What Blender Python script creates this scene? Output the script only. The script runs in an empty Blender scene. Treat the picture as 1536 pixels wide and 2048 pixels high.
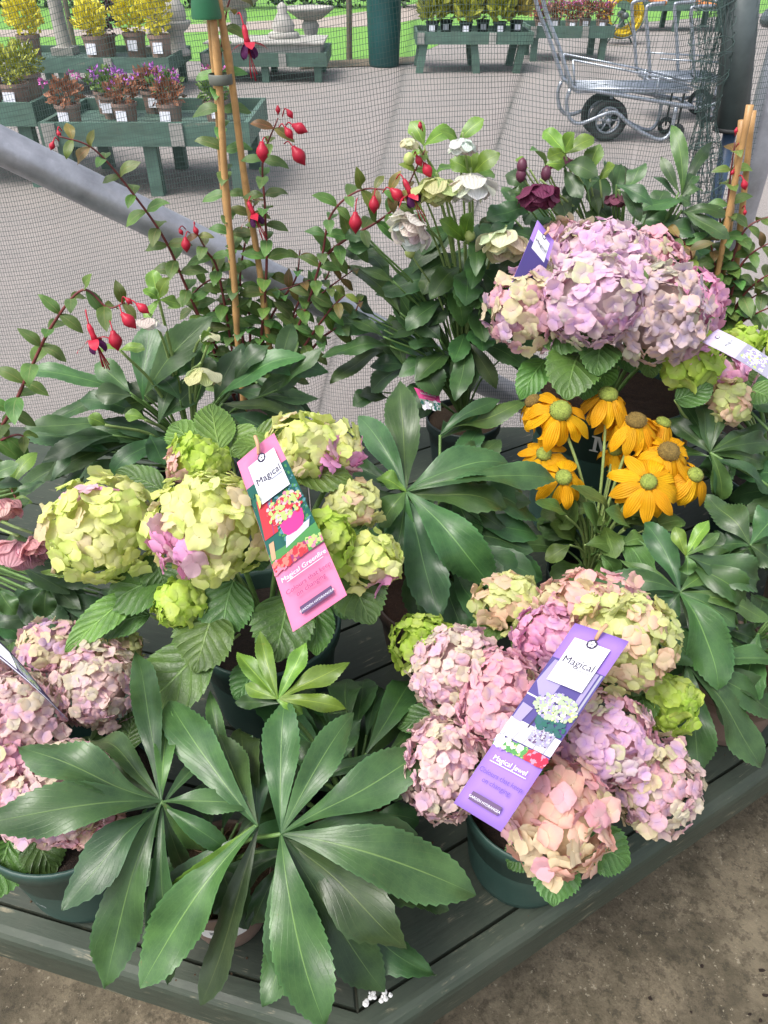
import bpy, bmesh, math, random
from mathutils import Vector, Matrix, noise
R = math.radians
rnd = random.Random(7)
S = bpy.context.scene
C = S.collection
# ------------------------------------------------------------------ camera, sky, sun, exposure
CAMZ, PITCH, F = 1.5, R(37.6), 1500.0
cam_d = bpy.data.cameras.new('camera'); cam = bpy.data.objects.new('camera', cam_d); C.objects.link(cam)
cam.location = (0, 0, CAMZ); cam.rotation_euler = (R(90) - PITCH, 0, 0)
cam_d.sensor_fit = 'VERTICAL'; cam_d.sensor_height = 36.0; cam_d.lens = F / 2048 * 36.0
cam_d.clip_start = 0.02; cam_d.clip_end = 400
S.camera = cam
SUN_EL, SUN_AZ = R(60), R(-125)       # azimuth measured from +Y towards +X
W = bpy.data.worlds.new('World'); S.world = W; W.use_nodes = True
wn = W.node_tree.nodes; wl = W.node_tree.links
sky = wn.new('ShaderNodeTexSky'); sky.sky_type = 'NISHITA'; sky.sun_disc = False
sky.sun_elevation = SUN_EL; sky.sun_rotation = SUN_AZ
sky.air_density = 0.8; sky.dust_density = 4.0; sky.ozone_density = 0.6
hsky = wn.new('ShaderNodeHueSaturation'); hsky.inputs['Saturation'].default_value = 0.45     # grey-white overcast
wl.new(sky.outputs[0], hsky.inputs['Color']); wl.new(hsky.outputs[0], wn['Background'].inputs[0]); wn['Background'].inputs[1].default_value = 0.15
sd = bpy.data.lights.new('sun', 'SUN'); sd.energy = 1.3; sd.angle = R(26); sd.color = (1.0, 0.96, 0.9)
so = bpy.data.objects.new('sun', sd); C.objects.link(so)
sdir = Vector((math.sin(SUN_AZ) * math.cos(SUN_EL), math.cos(SUN_AZ) * math.cos(SUN_EL), math.sin(SUN_EL)))
so.rotation_euler = sdir.to_track_quat('Z', 'Y').to_euler(); so.location = (0, 0, 8)
S.view_settings.view_transform = 'Standard'; S.view_settings.look = 'None'
S.view_settings.exposure = 0.92; S.view_settings.gamma = 1.0; S.view_settings.use_curve_mapping = False
S.cycles.max_bounces = 8; S.cycles.transparent_max_bounces = 8

# ------------------------------------------------------------------ pixel helpers (photo pixels, 1536 x 2048)
cP, sP = math.cos(PITCH), math.sin(PITCH)
CAM = Vector((0, 0, CAMZ))
def ray(x, y):
    a = (x - 768) / F; b = (1024 - y) / F
    return Vector((a, cP + b * sP, -sP + b * cP))
def zt(x, y, z): r = ray(x, y); return CAM + r * ((z - CAMZ) / r.z)      # on the level z
def yt(x, y, Y): r = ray(x, y); return CAM + r * (Y / r.y)               # at the distance Y in front
def mpp(p): return ((Vector(p) - CAM).dot(Vector((0, cP, -sP)))) / F      # metres per photo pixel there
UP = Vector((0, 0, 1))

# ------------------------------------------------------------------ object helpers
WP = {}                                        # world position of every parent
def link(o, parent, origin):
    C.objects.link(o)
    o.location = Vector(origin) - (WP[parent.name] if parent else Vector((0, 0, 0)))
    if parent: o.parent = parent
    WP[o.name] = Vector(origin)
    return o
def thing(name, label, cat, loc, group=None):
    o = bpy.data.objects.new(name, None); o.empty_display_size = 0.05
    link(o, None, loc); tag(o, label, cat, group); return o
def tag(o, label, cat, group=None, kind=None):
    if label: o['label'] = label
    if cat: o['category'] = cat
    if group: o['group'] = group
    if kind: o['kind'] = kind
    return o
def obj(name, verts, faces, mat, parent=None, origin=None, smooth=True, uvs=None, color=None):
    if origin is None: origin = WP[parent.name] if parent else Vector((0, 0, 0))
    origin = Vector(origin)
    me = bpy.data.meshes.new(name)
    me.from_pydata([Vector(v) - origin for v in verts], [], faces)
    if uvs:
        ul = me.uv_layers.new(name='UVMap')
        flat = []
        for l in me.loops: flat.extend(uvs[l.vertex_index])
        ul.data.foreach_set('uv', flat)
    if smooth: me.polygons.foreach_set('use_smooth', [True] * len(me.polygons))
    if mat: me.materials.append(mat)
    o = bpy.data.objects.new(name, me); link(o, parent, origin)
    if color: o.color = (*color, 1.0)
    return o
class MB:
    def __init__(s): s.v = []; s.f = []
    def add(s, v, f):
        k = len(s.v); s.v += [Vector(p) for p in v]; s.f += [tuple(i + k for i in q) for q in f]; return s
    def box(s, c, d, M=None):
        hx, hy, hz = d[0] / 2, d[1] / 2, d[2] / 2; c = Vector(c)
        v = [Vector((x, y, z)) for x in (-hx, hx) for y in (-hy, hy) for z in (-hz, hz)]
        if M: v = [M @ p for p in v]
        return s.add([p + c for p in v], [(0,1,3,2),(4,6,7,5),(0,4,5,1),(2,3,7,6),(0,2,6,4),(1,5,7,3)])
    def beam(s, a, b, w, h):                    # rectangular bar from a to b
        a, b = Vector(a), Vector(b); d = b - a
        q = d.to_track_quat('X', 'Z').to_matrix()
        return s.box((a + b) / 2, (d.length, w, h), q)
    def tube(s, pts, r, n=8, cap=True):
        pts = [Vector(p) for p in pts]; m = len(pts)
        rs = r if isinstance(r, (list, tuple)) else [r] * m
        v = []; f = []; nx = None
        for i, p in enumerate(pts):
            t = (pts[min(i + 1, m - 1)] - pts[max(i - 1, 0)]).normalized()
            if nx is None: nx = t.orthogonal().normalized()
            else:
                nx = nx - t * nx.dot(t); nx = nx.normalized() if nx.length > 1e-6 else t.orthogonal().normalized()
            ny = t.cross(nx)
            for k in range(n):
                a = 2 * math.pi * k / n
                v.append(p + (nx * math.cos(a) + ny * math.sin(a)) * rs[i])
        for i in range(m - 1):
            for k in range(n):
                f.append((i*n+k, i*n+(k+1)%n, (i+1)*n+(k+1)%n, (i+1)*n+k))
        if cap: f.append(tuple(range(n))[::-1]); f.append(tuple((m-1)*n+k for k in range(n)))
        return s.add(v, f)
    def lathe(s, c, prof, n=32, closed=False):  # prof: list of (r, z)
        c = Vector(c); v = []; f = []
        for r, z in prof:
            for k in range(n):
                a = 2 * math.pi * k / n; v.append(c + Vector((r * math.cos(a), r * math.sin(a), z)))
        for i in range(len(prof) - 1):
            for k in range(n): f.append((i*n+k, i*n+(k+1)%n, (i+1)*n+(k+1)%n, (i+1)*n+k))
        return s.add(v, f)
    def build(s, name, mat, parent=None, origin=None, smooth=False, color=None):
        return obj(name, s.v, s.f, mat, parent, origin, smooth, None, color)
def smoothpath(pts, k=5):                       # Catmull-Rom
    pts = [Vector(p) for p in pts]
    if len(pts) < 3:
        return [pts[0].lerp(pts[-1], i / k) for i in range(k + 1)]
    P = [2*pts[0]-pts[1]] + pts + [2*pts[-1]-pts[-2]]; out = []
    for i in range(1, len(P) - 2):
        a, b, c, d = P[i-1], P[i], P[i+1], P[i+2]
        for j in range(k):
            t = j / k
            out.append(0.5*((2*b)+(c-a)*t+(2*a-5*b+4*c-d)*t*t+(3*b-a-3*c+d)*t*t*t))
    out.append(pts[-1]); return out

# ------------------------------------------------------------------ materials
MATS = {}
def nodes(name):
    m = bpy.data.materials.new(name); m.use_nodes = True; MATS[name] = m
    nt = m.node_tree; return m, nt.nodes, nt.links, nt.nodes['Principled BSDF']
def rgb(c): return (c[0], c[1], c[2], 1.0)
def mathn(N, L, op, a, b=None, c=None, clamp=False):
    n = N.new('ShaderNodeMath'); n.operation = op; n.use_clamp = clamp
    for i, x in enumerate((a, b, c)):
        if x is None: continue
        if isinstance(x, (int, float)): n.inputs[i].default_value = x
        else: L.new(x, n.inputs[i])
    return n.outputs[0]
def mix(N, L, fac, a, b, mode='MIX'):
    n = N.new('ShaderNodeMix'); n.data_type = 'RGBA'; n.blend_type = mode
    for sock, x in ((n.inputs[0], fac), (n.inputs[6], a), (n.inputs[7], b)):
        if isinstance(x, (int, float)): sock.default_value = x
        elif isinstance(x, tuple): sock.default_value = rgb(x)
        else: L.new(x, sock)
    return n.outputs[2]
def ramp(N, L, fac, stops):
    n = N.new('ShaderNodeValToRGB'); e = n.color_ramp.elements
    while len(e) < len(stops): e.new(0.5)
    for q, (p, c) in zip(e, stops): q.position = p; q.color = rgb(c) if isinstance(c, tuple) else (c, c, c, 1)
    L.new(fac, n.inputs[0]); return n.outputs[0]
def noisen(N, L, scale, detail=4, rough=0.6, vec=None, dist=0):
    n = N.new('ShaderNodeTexNoise'); n.inputs['Scale'].default_value = scale
    n.inputs['Detail'].default_value = detail; n.inputs['Roughness'].default_value = rough; n.inputs['Distortion'].default_value = dist
    if vec: L.new(vec, n.inputs['Vector'])
    return n.outputs['Fac']
def objco(N, kind='Object'):
    return N.new('ShaderNodeTexCoord').outputs[kind]
def geopos(N): return N.new('ShaderNodeNewGeometry').outputs['Position']
def bump(N, L, h, st, dist=0.002, nrm=None):
    b = N.new('ShaderNodeBump'); b.inputs['Strength'].default_value = st; b.inputs['Distance'].default_value = dist
    L.new(h, b.inputs['Height'])
    return b.outputs[0]
def plain(name, col, rough=0.6, metal=0.0, var=0.15, scale=30, bmp=0.0, bscale=200, spec=0.5, dirt=None):
    m, N, L, P = nodes(name)
    pos = geopos(N)
    f = noisen(N, L, scale, 5, 0.65, pos)
    dark = tuple(x * (1 - var) for x in col); lite = tuple(min(1, x * (1 + var)) for x in col)
    c = ramp(N, L, f, [(0.3, dark), (0.7, lite)])
    if dirt:
        g = noisen(N, L, scale * 0.25, 6, 0.7, pos)
        c = mix(N, L, ramp(N, L, g, [(0.52, 0.0), (0.68, 0.75)]), c, dirt)
    oi = N.new('ShaderNodeObjectInfo')
    c = mix(N, L, 1.0, c, oi.outputs['Color'], 'MULTIPLY')
    L.new(c, P.inputs['Base Color'])
    P.inputs['Roughness'].default_value = rough; P.inputs['Metallic'].default_value = metal
    P.inputs['Specular IOR Level'].default_value = spec
    if bmp: L.new(bump(N, L, noisen(N, L, bscale, 4, 0.6, pos), bmp), P.inputs['Normal'])
    return m
def leafmat(name, top, under, vein, rough=0.42, nveins=7.0, slant=0.9, net=0.3, vb=0.5, trans=0.16, veinw=0.045, sidew=0.10, quilt=0.0, sidec=0.35):
    """UV x runs base to tip, y across (0.5 = midrib)."""
    m, N, L, P = nodes(name)
    uv = N.new('ShaderNodeUVMap').outputs[0]
    sx = N.new('ShaderNodeSeparateXYZ'); L.new(uv, sx.inputs[0])
    u, v = sx.outputs[0], sx.outputs[1]
    av = mathn(N, L, 'ABSOLUTE', mathn(N, L, 'SUBTRACT', v, 0.5))
    pos = geopos(N)
    n0 = noisen(N, L, 35, 3, 0.5, pos)
    # midrib
    wid = mathn(N, L, 'MULTIPLY_ADD', u, -veinw * 0.8, veinw)
    mid = mathn(N, L, 'SUBTRACT', 1.0, mathn(N, L, 'DIVIDE', av, wid), clamp=True)
    mid = mathn(N, L, 'MINIMUM', mathn(N, L, 'MULTIPLY', mid, 2.0), 1.0)
    # side veins
    s = mathn(N, L, 'SUBTRACT', u, mathn(N, L, 'MULTIPLY', mathn(N, L, 'POWER', av, 0.85), slant))
    s = mathn(N, L, 'MULTIPLY_ADD', n0, 0.05, s)
    fr = mathn(N, L, 'FRACT', mathn(N, L, 'MULTIPLY', s, nveins))
    d = mathn(N, L, 'ABSOLUTE', mathn(N, L, 'SUBTRACT', fr, 0.5))
    side = mathn(N, L, 'SUBTRACT', 1.0, mathn(N, L, 'DIVIDE', d, sidew), clamp=True)
    # fine net
    vo = N.new('ShaderNodeTexVoronoi'); vo.feature = 'DISTANCE_TO_EDGE'; vo.inputs['Scale'].default_value = 160
    L.new(pos, vo.inputs['Vector'])
    netv = mathn(N, L, 'SUBTRACT', 1.0, mathn(N, L, 'MULTIPLY', vo.outputs['Distance'], 9.0), clamp=True)
    h = mathn(N, L, 'MULTIPLY_ADD', netv, net * 0.6, mathn(N, L, 'MAXIMUM', mid, mathn(N, L, 'MULTIPLY', side, 0.75)))
    if quilt: h = mathn(N, L, 'MULTIPLY_ADD', mathn(N, L, 'COSINE', mathn(N, L, 'MULTIPLY', mathn(N, L, 'SUBTRACT', fr, 0.5), 6.283)), quilt, h)
    c = ramp(N, L, n0, [(0.3, tuple(x * 0.66 for x in top)), (0.72, (top[0]*1.45, top[1]*1.28, top[2]*1.1))])
    c = mix(N, L, ramp(N, L, noisen(N, L, 110, 3, 0.6, pos), [(0.70, 0.0), (0.76, 0.55)]), c, (0.13, 0.10, 0.045))
    c = mix(N, L, ramp(N, L, av, [(0.44, 0.0), (0.5, 0.45)]), c, tuple(x * 1.9 for x in top))
    n1 = noisen(N, L, 260, 3, 0.6, pos)
    c = mix(N, L, mathn(N, L, 'MULTIPLY', n1, 0.25), c, tuple(x * 0.6 for x in top))
    vf = mathn(N, L, 'MAXIMUM', mathn(N, L, 'MULTIPLY', mid, 0.7), mathn(N, L, 'MAXIMUM', mathn(N, L, 'MULTIPLY', side, sidec), mathn(N, L, 'MULTIPLY', netv, net * 0.35)))
    c = mix(N, L, vf, c, vein)
    g = N.new('ShaderNodeNewGeometry')
    cu = mix(N, L, vf, under, vein)
    c = mix(N, L, g.outputs['Backfacing'], c, cu)
    oi = N.new('ShaderNodeObjectInfo')
    rv = mathn(N, L, 'MULTIPLY_ADD', oi.outputs['Random'], 0.5, 0.75)
    c = mix(N, L, 1.0, c, oi.outputs['Color'], 'MULTIPLY')
    hs = N.new('ShaderNodeHueSaturation'); L.new(c, hs.inputs['Color']); L.new(rv, hs.inputs['Value'])
    L.new(mathn(N, L, 'MULTIPLY_ADD', oi.outputs['Random'], 0.03, 0.485), hs.inputs['Hue'])
    c = hs.outputs[0]
    L.new(c, P.inputs['Base Color'])
    rr = mathn(N, L, 'MULTIPLY_ADD', n1, 0.22, rough - 0.1)
    rr = mathn(N, L, 'MULTIPLY_ADD', g.outputs['Backfacing'], 0.25, rr)
    L.new(rr, P.inputs['Roughness'])
    nb = bump(N, L, h, vb, 0.0012); L.new(nb, P.inputs['Normal'])
    t = N.new('ShaderNodeBsdfTranslucent'); L.new(mix(N, L, 0.5, c, (0.16, 0.28, 0.03)), t.inputs['Color'])
    ms = N.new('ShaderNodeMixShader'); ms.inputs[0].default_value = trans
    L.new(P.outputs[0], ms.inputs[1]); L.new(t.outputs[0], ms.inputs[2])
    L.new(ms.outputs[0], N['Material Output'].inputs['Surface'])
    return m
M_HELL = leafmat('hellebore_leaf', (0.048, 0.115, 0.042), (0.115, 0.18, 0.075), (0.16, 0.27, 0.08), 0.36, 8, 1.0, 0.18, 0.24, 0.12, 0.03, 0.06, sidec=.14)
M_HYDL = leafmat('hydrangea_leaf', (0.075, 0.165, 0.042), (0.17, 0.27, 0.10), (0.21, 0.36, 0.11), 0.42, 7, 0.62, 0.35, 0.8, 0.16, 0.035, 0.11, 0.35)
M_FUCL = leafmat('fuchsia_leaf', (0.085, 0.155, 0.055), (0.14, 0.20, 0.09), (0.20, 0.20, 0.10), 0.45, 5, 0.7, 0.1, 0.3, 0.2, 0.05, 0.08)
M_RUDL = leafmat('rudbeckia_leaf', (0.085, 0.17, 0.04), (0.15, 0.24, 0.08), (0.2, 0.32, 0.1), 0.5, 4, 1.4, 0.15, 0.4, 0.18, 0.04, 0.08)

def petalmat(name, trans=0.34, rough=0.55, ridge=40, bumpst=0.6):
    """base colour = object colour, with fine lengthwise ridges (uv)"""
    m, N, L, P = nodes(name)
    uv = N.new('ShaderNodeUVMap').outputs[0]; sx = N.new('ShaderNodeSeparateXYZ'); L.new(uv, sx.inputs[0])
    oi = N.new('ShaderNodeObjectInfo')
    n = noisen(N, L, 120, 3, 0.5, geopos(N))
    w = mathn(N, L, 'SINE', mathn(N, L, 'MULTIPLY', sx.outputs[1], float(ridge)))
    c = mix(N, L, mathn(N, L, 'MULTIPLY_ADD', n, 0.5, mathn(N, L, 'MULTIPLY', w, 0.09)), oi.outputs['Color'], mix(N, L, 1.0, oi.outputs['Color'], (0.72, 0.62, 0.62), 'MULTIPLY'))
    rv = mathn(N, L, 'MULTIPLY_ADD', oi.outputs['Random'], 0.3, 0.85)
    hs = N.new('ShaderNodeHueSaturation'); L.new(c, hs.inputs['Color']); L.new(rv, hs.inputs['Value']); c = hs.outputs[0]
    L.new(c, P.inputs['Base Color']); P.inputs['Roughness'].default_value = rough
    P.inputs['Specular IOR Level'].default_value = 0.3
    L.new(bump(N, L, w, bumpst, 0.0006), P.inputs['Normal'])
    t = N.new('ShaderNodeBsdfTranslucent'); L.new(c, t.inputs['Color'])
    ms = N.new('ShaderNodeMixShader'); ms.inputs[0].default_value = trans
    L.new(P.outputs[0], ms.inputs[1]); L.new(t.outputs[0], ms.inputs[2]); L.new(ms.outputs[0], N['Material Output'].inputs['Surface'])
    return m
M_PETAL = petalmat('flower_petal')
def floretmat(name, joined):
    m, N, L, P = nodes(name)
    def attr(nm, ty='GEOMETRY'):
        a = N.new('ShaderNodeAttribute'); a.attribute_name = nm; a.attribute_type = ty; return a
    rad = attr('rad').outputs['Fac']
    if joined: e = attr('ecol').outputs['Color']; c = attr('ccol').outputs['Color']
    else: e = N.new('ShaderNodeObjectInfo').outputs['Color']; c = attr('ccol', 'OBJECT').outputs['Color']
    n = noisen(N, L, 140, 3, 0.6, geopos(N))
    f = ramp(N, L, mathn(N, L, 'MULTIPLY_ADD', mathn(N, L, 'SUBTRACT', n, 0.5), 0.5, rad), [(0.05, 0.0), (0.62, 1.0)])
    col = mix(N, L, f, c, e)
    n2 = noisen(N, L, 420, 2, 0.5, geopos(N))
    col = mix(N, L, mathn(N, L, 'MULTIPLY', n2, 0.22), col, mix(N, L, 1.0, col, (0.7, 0.62, 0.6), 'MULTIPLY'))
    L.new(col, P.inputs['Base Color']); P.inputs['Roughness'].default_value = 0.6; P.inputs['Specular IOR Level'].default_value = 0.25
    L.new(bump(N, L, n2, 0.2, 0.0008), P.inputs['Normal'])
    t = N.new('ShaderNodeBsdfTranslucent'); L.new(col, t.inputs['Color'])
    ms = N.new('ShaderNodeMixShader'); ms.inputs[0].default_value = 0.38
    L.new(P.outputs[0], ms.inputs[1]); L.new(t.outputs[0], ms.inputs[2]); L.new(ms.outputs[0], N['Material Output'].inputs['Surface'])
    return m
M_FLOR = floretmat('floret', False); M_FLORJ = floretmat('floret_joined', True)
M_STEM = plain('green_stem', (0.12, 0.22, 0.06), 0.5, var=0.25, scale=60)
M_STEMP = plain('pale_stem', (0.26, 0.36, 0.12), 0.5, var=0.2, scale=60)
M_RSTEM = plain('red_stem', (0.16, 0.035, 0.035), 0.5, var=0.3, scale=80)
M_CORE = plain('flower_head_core', (1, 1, 1), 0.8, var=0.25, scale=90)
M_RED = petalmat('fuchsia_red', 0.12, 0.38, 10, 0.1)
M_POTG = plain('green_plastic', (0.027, 0.068, 0.056), 0.45, var=0.12, scale=18, bmp=0.06, bscale=500, dirt=(0.05, 0.085, 0.07))
M_POTK = plain('dark_plastic', (0.016, 0.030, 0.028), 0.45, var=0.2, scale=18)
M_POTB = plain('taupe_plastic', (0.20, 0.135, 0.105), 0.5, var=0.12, scale=18, dirt=(0.14, 0.09, 0.07))
M_POTT = plain('grey_brown_pot', (0.26, 0.18, 0.15), 0.6, var=0.15, scale=12)
M_WHITE = plain('white_print', (0.80, 0.80, 0.78), 0.5, var=0.03)
M_CANE = plain('bamboo', (0.50, 0.29, 0.115), 0.45, var=0.3, scale=40, dirt=(0.28, 0.15, 0.06))
M_CLIP = plain('green_clip', (0.03, 0.16, 0.075), 0.4, var=0.1)
M_BAND = plain('grey_band', (0.12, 0.13, 0.11), 0.5, var=0.2)
def soilmat(name, a, b, sc=260):
    m, N, L, P = nodes(name); pos = geopos(N)
    f = noisen(N, L, sc, 5, 0.75, pos, 1.5)
    g = noisen(N, L, sc * 0.2, 3, 0.6, pos)
    c = mix(N, L, mathn(N, L, 'MULTIPLY', g, 0.6), ramp(N, L, f, [(0.32, a), (0.72, b)]), a)
    L.new(c, P.inputs['Base Color']); P.inputs['Roughness'].default_value = 0.95
    L.new(bump(N, L, f, 1.0, 0.006), P.inputs['Normal']); return m
M_SOIL = soilmat('soil', (0.010, 0.007, 0.006), (0.075, 0.042, 0.026))
M_COIR = soilmat('coir_mulch', (0.07, 0.042, 0.025), (0.27, 0.17, 0.095), 330)
M_FIB = plain('coir_fibre', (0.26, 0.16, 0.09), 0.8, var=0.4, scale=60)
def galv(name, col, metal=0.75, rough=0.42):
    m, N, L, P = nodes(name); pos = geopos(N)
    vo = N.new('ShaderNodeTexVoronoi'); vo.inputs['Scale'].default_value = 90; L.new(pos, vo.inputs['Vector'])
    f = noisen(N, L, 14, 6, 0.7, pos)
    c = mix(N, L, mathn(N, L, 'MULTIPLY', vo.outputs['Color'], 0.25), ramp(N, L, f, [(0.3, tuple(x * .7 for x in col)), (0.7, tuple(x * 1.2 for x in col))]), (0.25, 0.27, 0.3))
    L.new(c, P.inputs['Base Color']); P.inputs['Metallic'].default_value = metal
    L.new(mathn(N, L, 'MULTIPLY_ADD', f, 0.35, rough - 0.17), P.inputs['Roughness'])
    return m
M_GALV = galv('galvanised_steel', (0.46, 0.47, 0.52), 0.6, 0.40)
M_ZINC = galv('zinc_plated_tube', (0.42, 0.46, 0.52), 0.8, 0.38)
M_SLEEVE = plain('black_sleeve', (0.085, 0.108, 0.110), 0.38, var=0.2, scale=20)
M_RUB = plain('black_rubber', (0.025, 0.026, 0.028), 0.7, var=0.2)
M_NET = plain('net_strand', (0.060, 0.100, 0.092), 0.45, var=0.2, scale=50)
def woodmat(name, col, worn, along=(1, 0, 0), grainsc=60, wear=0.62, gain=1.0):
    m, N, L, P = nodes(name); pos = geopos(N)
    mp = N.new('ShaderNodeMapping'); L.new(pos, mp.inputs['Vector'])
    ang = math.atan2(along[1], along[0]); mp.vector_type = 'TEXTURE'
    mp.inputs['Rotation'].default_value = (0, 0, ang); mp.inputs['Scale'].default_value = (9, 1, 1)
    g = noisen(N, L, grainsc, 6, 0.65, mp.outputs[0], 0.6)
    b = noisen(N, L, 9, 5, 0.65, pos)
    c = ramp(N, L, g, [(0.3, tuple(x * 0.7 for x in col)), (0.7, tuple(x * 1.25 for x in col))])
    c = mix(N, L, ramp(N, L, b, [(0.35, 0.0), (0.75, 0.55)]), c, tuple(x * 1.7 for x in col))
    wm = mathn(N, L, 'MULTIPLY', ramp(N, L, g, [(wear - 0.04, 0.0), (wear + 0.05, 1.0)]), ramp(N, L, noisen(N, L, 22, 4, 0.7, pos), [(0.5, 0.0), (0.62, 0.9)]))
    c = mix(N, L, wm, c, worn)
    st = ramp(N, L, noisen(N, L, 3.5, 6, 0.75, pos), [(0.45, 0.0), (0.8, 0.8)])
    c = mix(N, L, mathn(N, L, 'MULTIPLY', st, 0.5), c, (0.10, 0.10, 0.075))
    oi = N.new('ShaderNodeObjectInfo'); hs = N.new('ShaderNodeHueSaturation'); L.new(c, hs.inputs['Color'])
    L.new(mathn(N, L, 'MULTIPLY_ADD', oi.outputs['Random'], 0.35, 0.82), hs.inputs['Value'])
    L.new(hs.outputs[0], P.inputs['Base Color'])
    L.new(mathn(N, L, 'MULTIPLY_ADD', b, 0.4, 0.42), P.inputs['Roughness'])
    L.new(bump(N, L, mathn(N, L, 'MULTIPLY_ADD', wm, -0.5, g), 0.4, 0.0015), P.inputs['Normal'])
    return m
# ================================================================== THE SETTING
def sheet(name, pts, z, mat):
    return tag(obj(name, [(x, y, z) for x, y in pts], [tuple(range(len(pts)))], mat, smooth=False), None, None, None, 'structure')
def groundmat(name, a, b, c, sc=140, stones=True, moss=None):
    m, N, L, P = nodes(name); pos = geopos(N)
    f = noisen(N, L, sc, 5, 0.75, pos); g = noisen(N, L, 1.3, 6, 0.7, pos); h = noisen(N, L, 9, 5, 0.7, pos)
    col = mix(N, L, ramp(N, L, f, [(0.36, 0.0), (0.64, 1.0)]), a, b)
    col = mix(N, L, ramp(N, L, g, [(0.42, 0.0), (0.62, 0.85)]), col, c)
    if moss:
        col = mix(N, L, ramp(N, L, h, [(0.46, 0.0), (0.66, 0.8)]), col, moss)
        col = mix(N, L, ramp(N, L, noisen(N, L, 3.2, 5, 0.7, pos), [(0.45, 0.0), (0.7, 0.8)]), col, tuple(x * 0.5 for x in moss))
        col = mix(N, L, ramp(N, L, noisen(N, L, 48, 4, 0.8, pos), [(0.5, 0.0), (0.62, 0.55)]), col, tuple(x * 0.35 for x in moss))
        col = mix(N, L, ramp(N, L, noisen(N, L, 85, 3, 0.7, pos), [(0.63, 0.0), (0.68, 0.7)]), col, (0.33, 0.29, 0.21))
    if stones:
        vo = N.new('ShaderNodeTexVoronoi'); vo.inputs['Scale'].default_value = 75; L.new(pos, vo.inputs['Vector'])
        sp = ramp(N, L, vo.outputs['Distance'], [(0.1, 1.0), (0.32, 0.0)])
        col = mix(N, L, mathn(N, L, 'MULTIPLY', sp, mathn(N, L, 'MULTIPLY', vo.outputs['Color'], 0.6)), col, (0.5, 0.46, 0.43))
    L.new(col, P.inputs['Base Color']); P.inputs['Roughness'].default_value = 0.88
    L.new(bump(N, L, f, 0.5, 0.006), P.inputs['Normal']); return m
M_TARMAC = groundmat('gravelled_tarmac', (0.125, 0.113, 0.108), (0.36, 0.33, 0.315), (0.27, 0.243, 0.228))
M_CONC = groundmat('mossy_concrete', (0.085, 0.069, 0.045), (0.185, 0.15, 0.098), (0.24, 0.20, 0.135), 180, False, (0.062, 0.052, 0.030))
M_LAWN = groundmat('lawn', (0.085, 0.24, 0.03), (0.20, 0.42, 0.075), (0.15, 0.33, 0.05), 60, False)
M_PATH = groundmat('gravel_path', (0.28, 0.23, 0.20), (0.44, 0.38, 0.33), (0.36, 0.31, 0.27), 40, False)
M_LITT = groundmat('leaf_litter', (0.06, 0.045, 0.03), (0.25, 0.2, 0.14), (0.13, 0.11, 0.07), 45, False)
sheet('ground', [(-90, -6), (90, -6), (90, 160), (-90, 160)], 0.0, M_TARMAC)
sheet('concrete_floor', [(-4, -5), (4, -5), (4, 1.62), (-4, 1.62)], 0.004, M_CONC)
sheet('lawn', [(-40, 13.4), (-4.5, 13.2), (-0.9, 12.7), (0.4, 13.4), (1.4, 16.5), (9, 21.5), (30, 24), (30, 90), (-40, 90)], 0.004, M_LAWN)
sheet('garden_path', [(-40, 15.6), (-6, 16.3), (0, 18.4), (3.2, 25), (8, 40), (6.2, 40), (1.6, 26), (-1.4, 20.2), (-6, 17.6), (-40, 16.9)], 0.008, M_PATH)
sheet('border_strip', [(-1.2, 12.1), (0.4, 12.6), (0.6, 13.5), (-1.0, 12.9)], 0.012, M_LITT)

def clumpmesh(mb, c, rad, n, size, rng, shell=0.35, up=0.3):
    c = Vector(c)
    for i in range(n):
        d = Vector((rng.gauss(0, 1), rng.gauss(0, 1), rng.gauss(0, 1))).normalized()
        q = (shell + (1 - shell) * rng.random()) * (0.8 + 0.35 * noise.noise(d * 2.3 + c))
        p = c + Vector((d.x * rad[0], d.y * rad[1], d.z * rad[2])) * q
        t = (d + Vector((rng.uniform(-.8, .8), rng.uniform(-.8, .8), rng.uniform(-.3, .8) + up))).normalized()
        s = t.cross(Vector((rng.uniform(-1, 1), rng.uniform(-1, 1), rng.uniform(-1, 1)))).normalized()
        l = size * rng.uniform(0.7, 1.4); w = l * 0.3; nn = t.cross(s) * w * 0.4
        mb.add([p, p + t * l * .5 + s * w + nn, p + t * l, p + t * l * .5 - s * w + nn], [(0, 1, 2), (0, 2, 3)])
    return mb
def foliage(name, col, rough=0.6):
    return plain(name, col, rough, var=0.45, scale=25)
M_YEL = foliage('yellow_foliage', (0.80, 0.66, 0.06)); M_GOLD = foliage('gold_green_foliage', (0.33, 0.36, 0.05))
M_GRN = foliage('mixed_green_foliage', (0.13, 0.22, 0.05)); M_PURF = foliage('purple_brown_foliage', (0.11, 0.06, 0.065))
M_HEDGE = foliage('hedge_foliage', (0.035, 0.07, 0.025)); M_PINKF = plain('pink_bloom', (0.55, 0.12, 0.42), 0.6, var=0.3)
M_VIO = plain('violet_bloom', (0.45, 0.14, 0.56), 0.6, var=0.3); M_CARD = plain('price_card', (0.72, 0.74, 0.82), 0.5, var=0.05)
M_RUST = foliage('rusty_foliage', (0.30, 0.13, 0.07)); M_STRAW = foliage('straw_foliage', (0.42, 0.36, 0.10))
M_BWOOD = woodmat('green_bench_paint', (0.065, 0.125, 0.098), (0.20, 0.20, 0.16), (1, 0, 0), 20, 0.66)
M_BEND = woodmat('bench_end_grey', (0.30, 0.30, 0.28), (0.42, 0.40, 0.36), (0, 0, 1), 20, 0.6)
M_STONE = plain('cast_stone', (0.40, 0.385, 0.36), 0.85, var=0.3, scale=8, bmp=0.3, bscale=40, dirt=(0.22, 0.23, 0.19))
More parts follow.
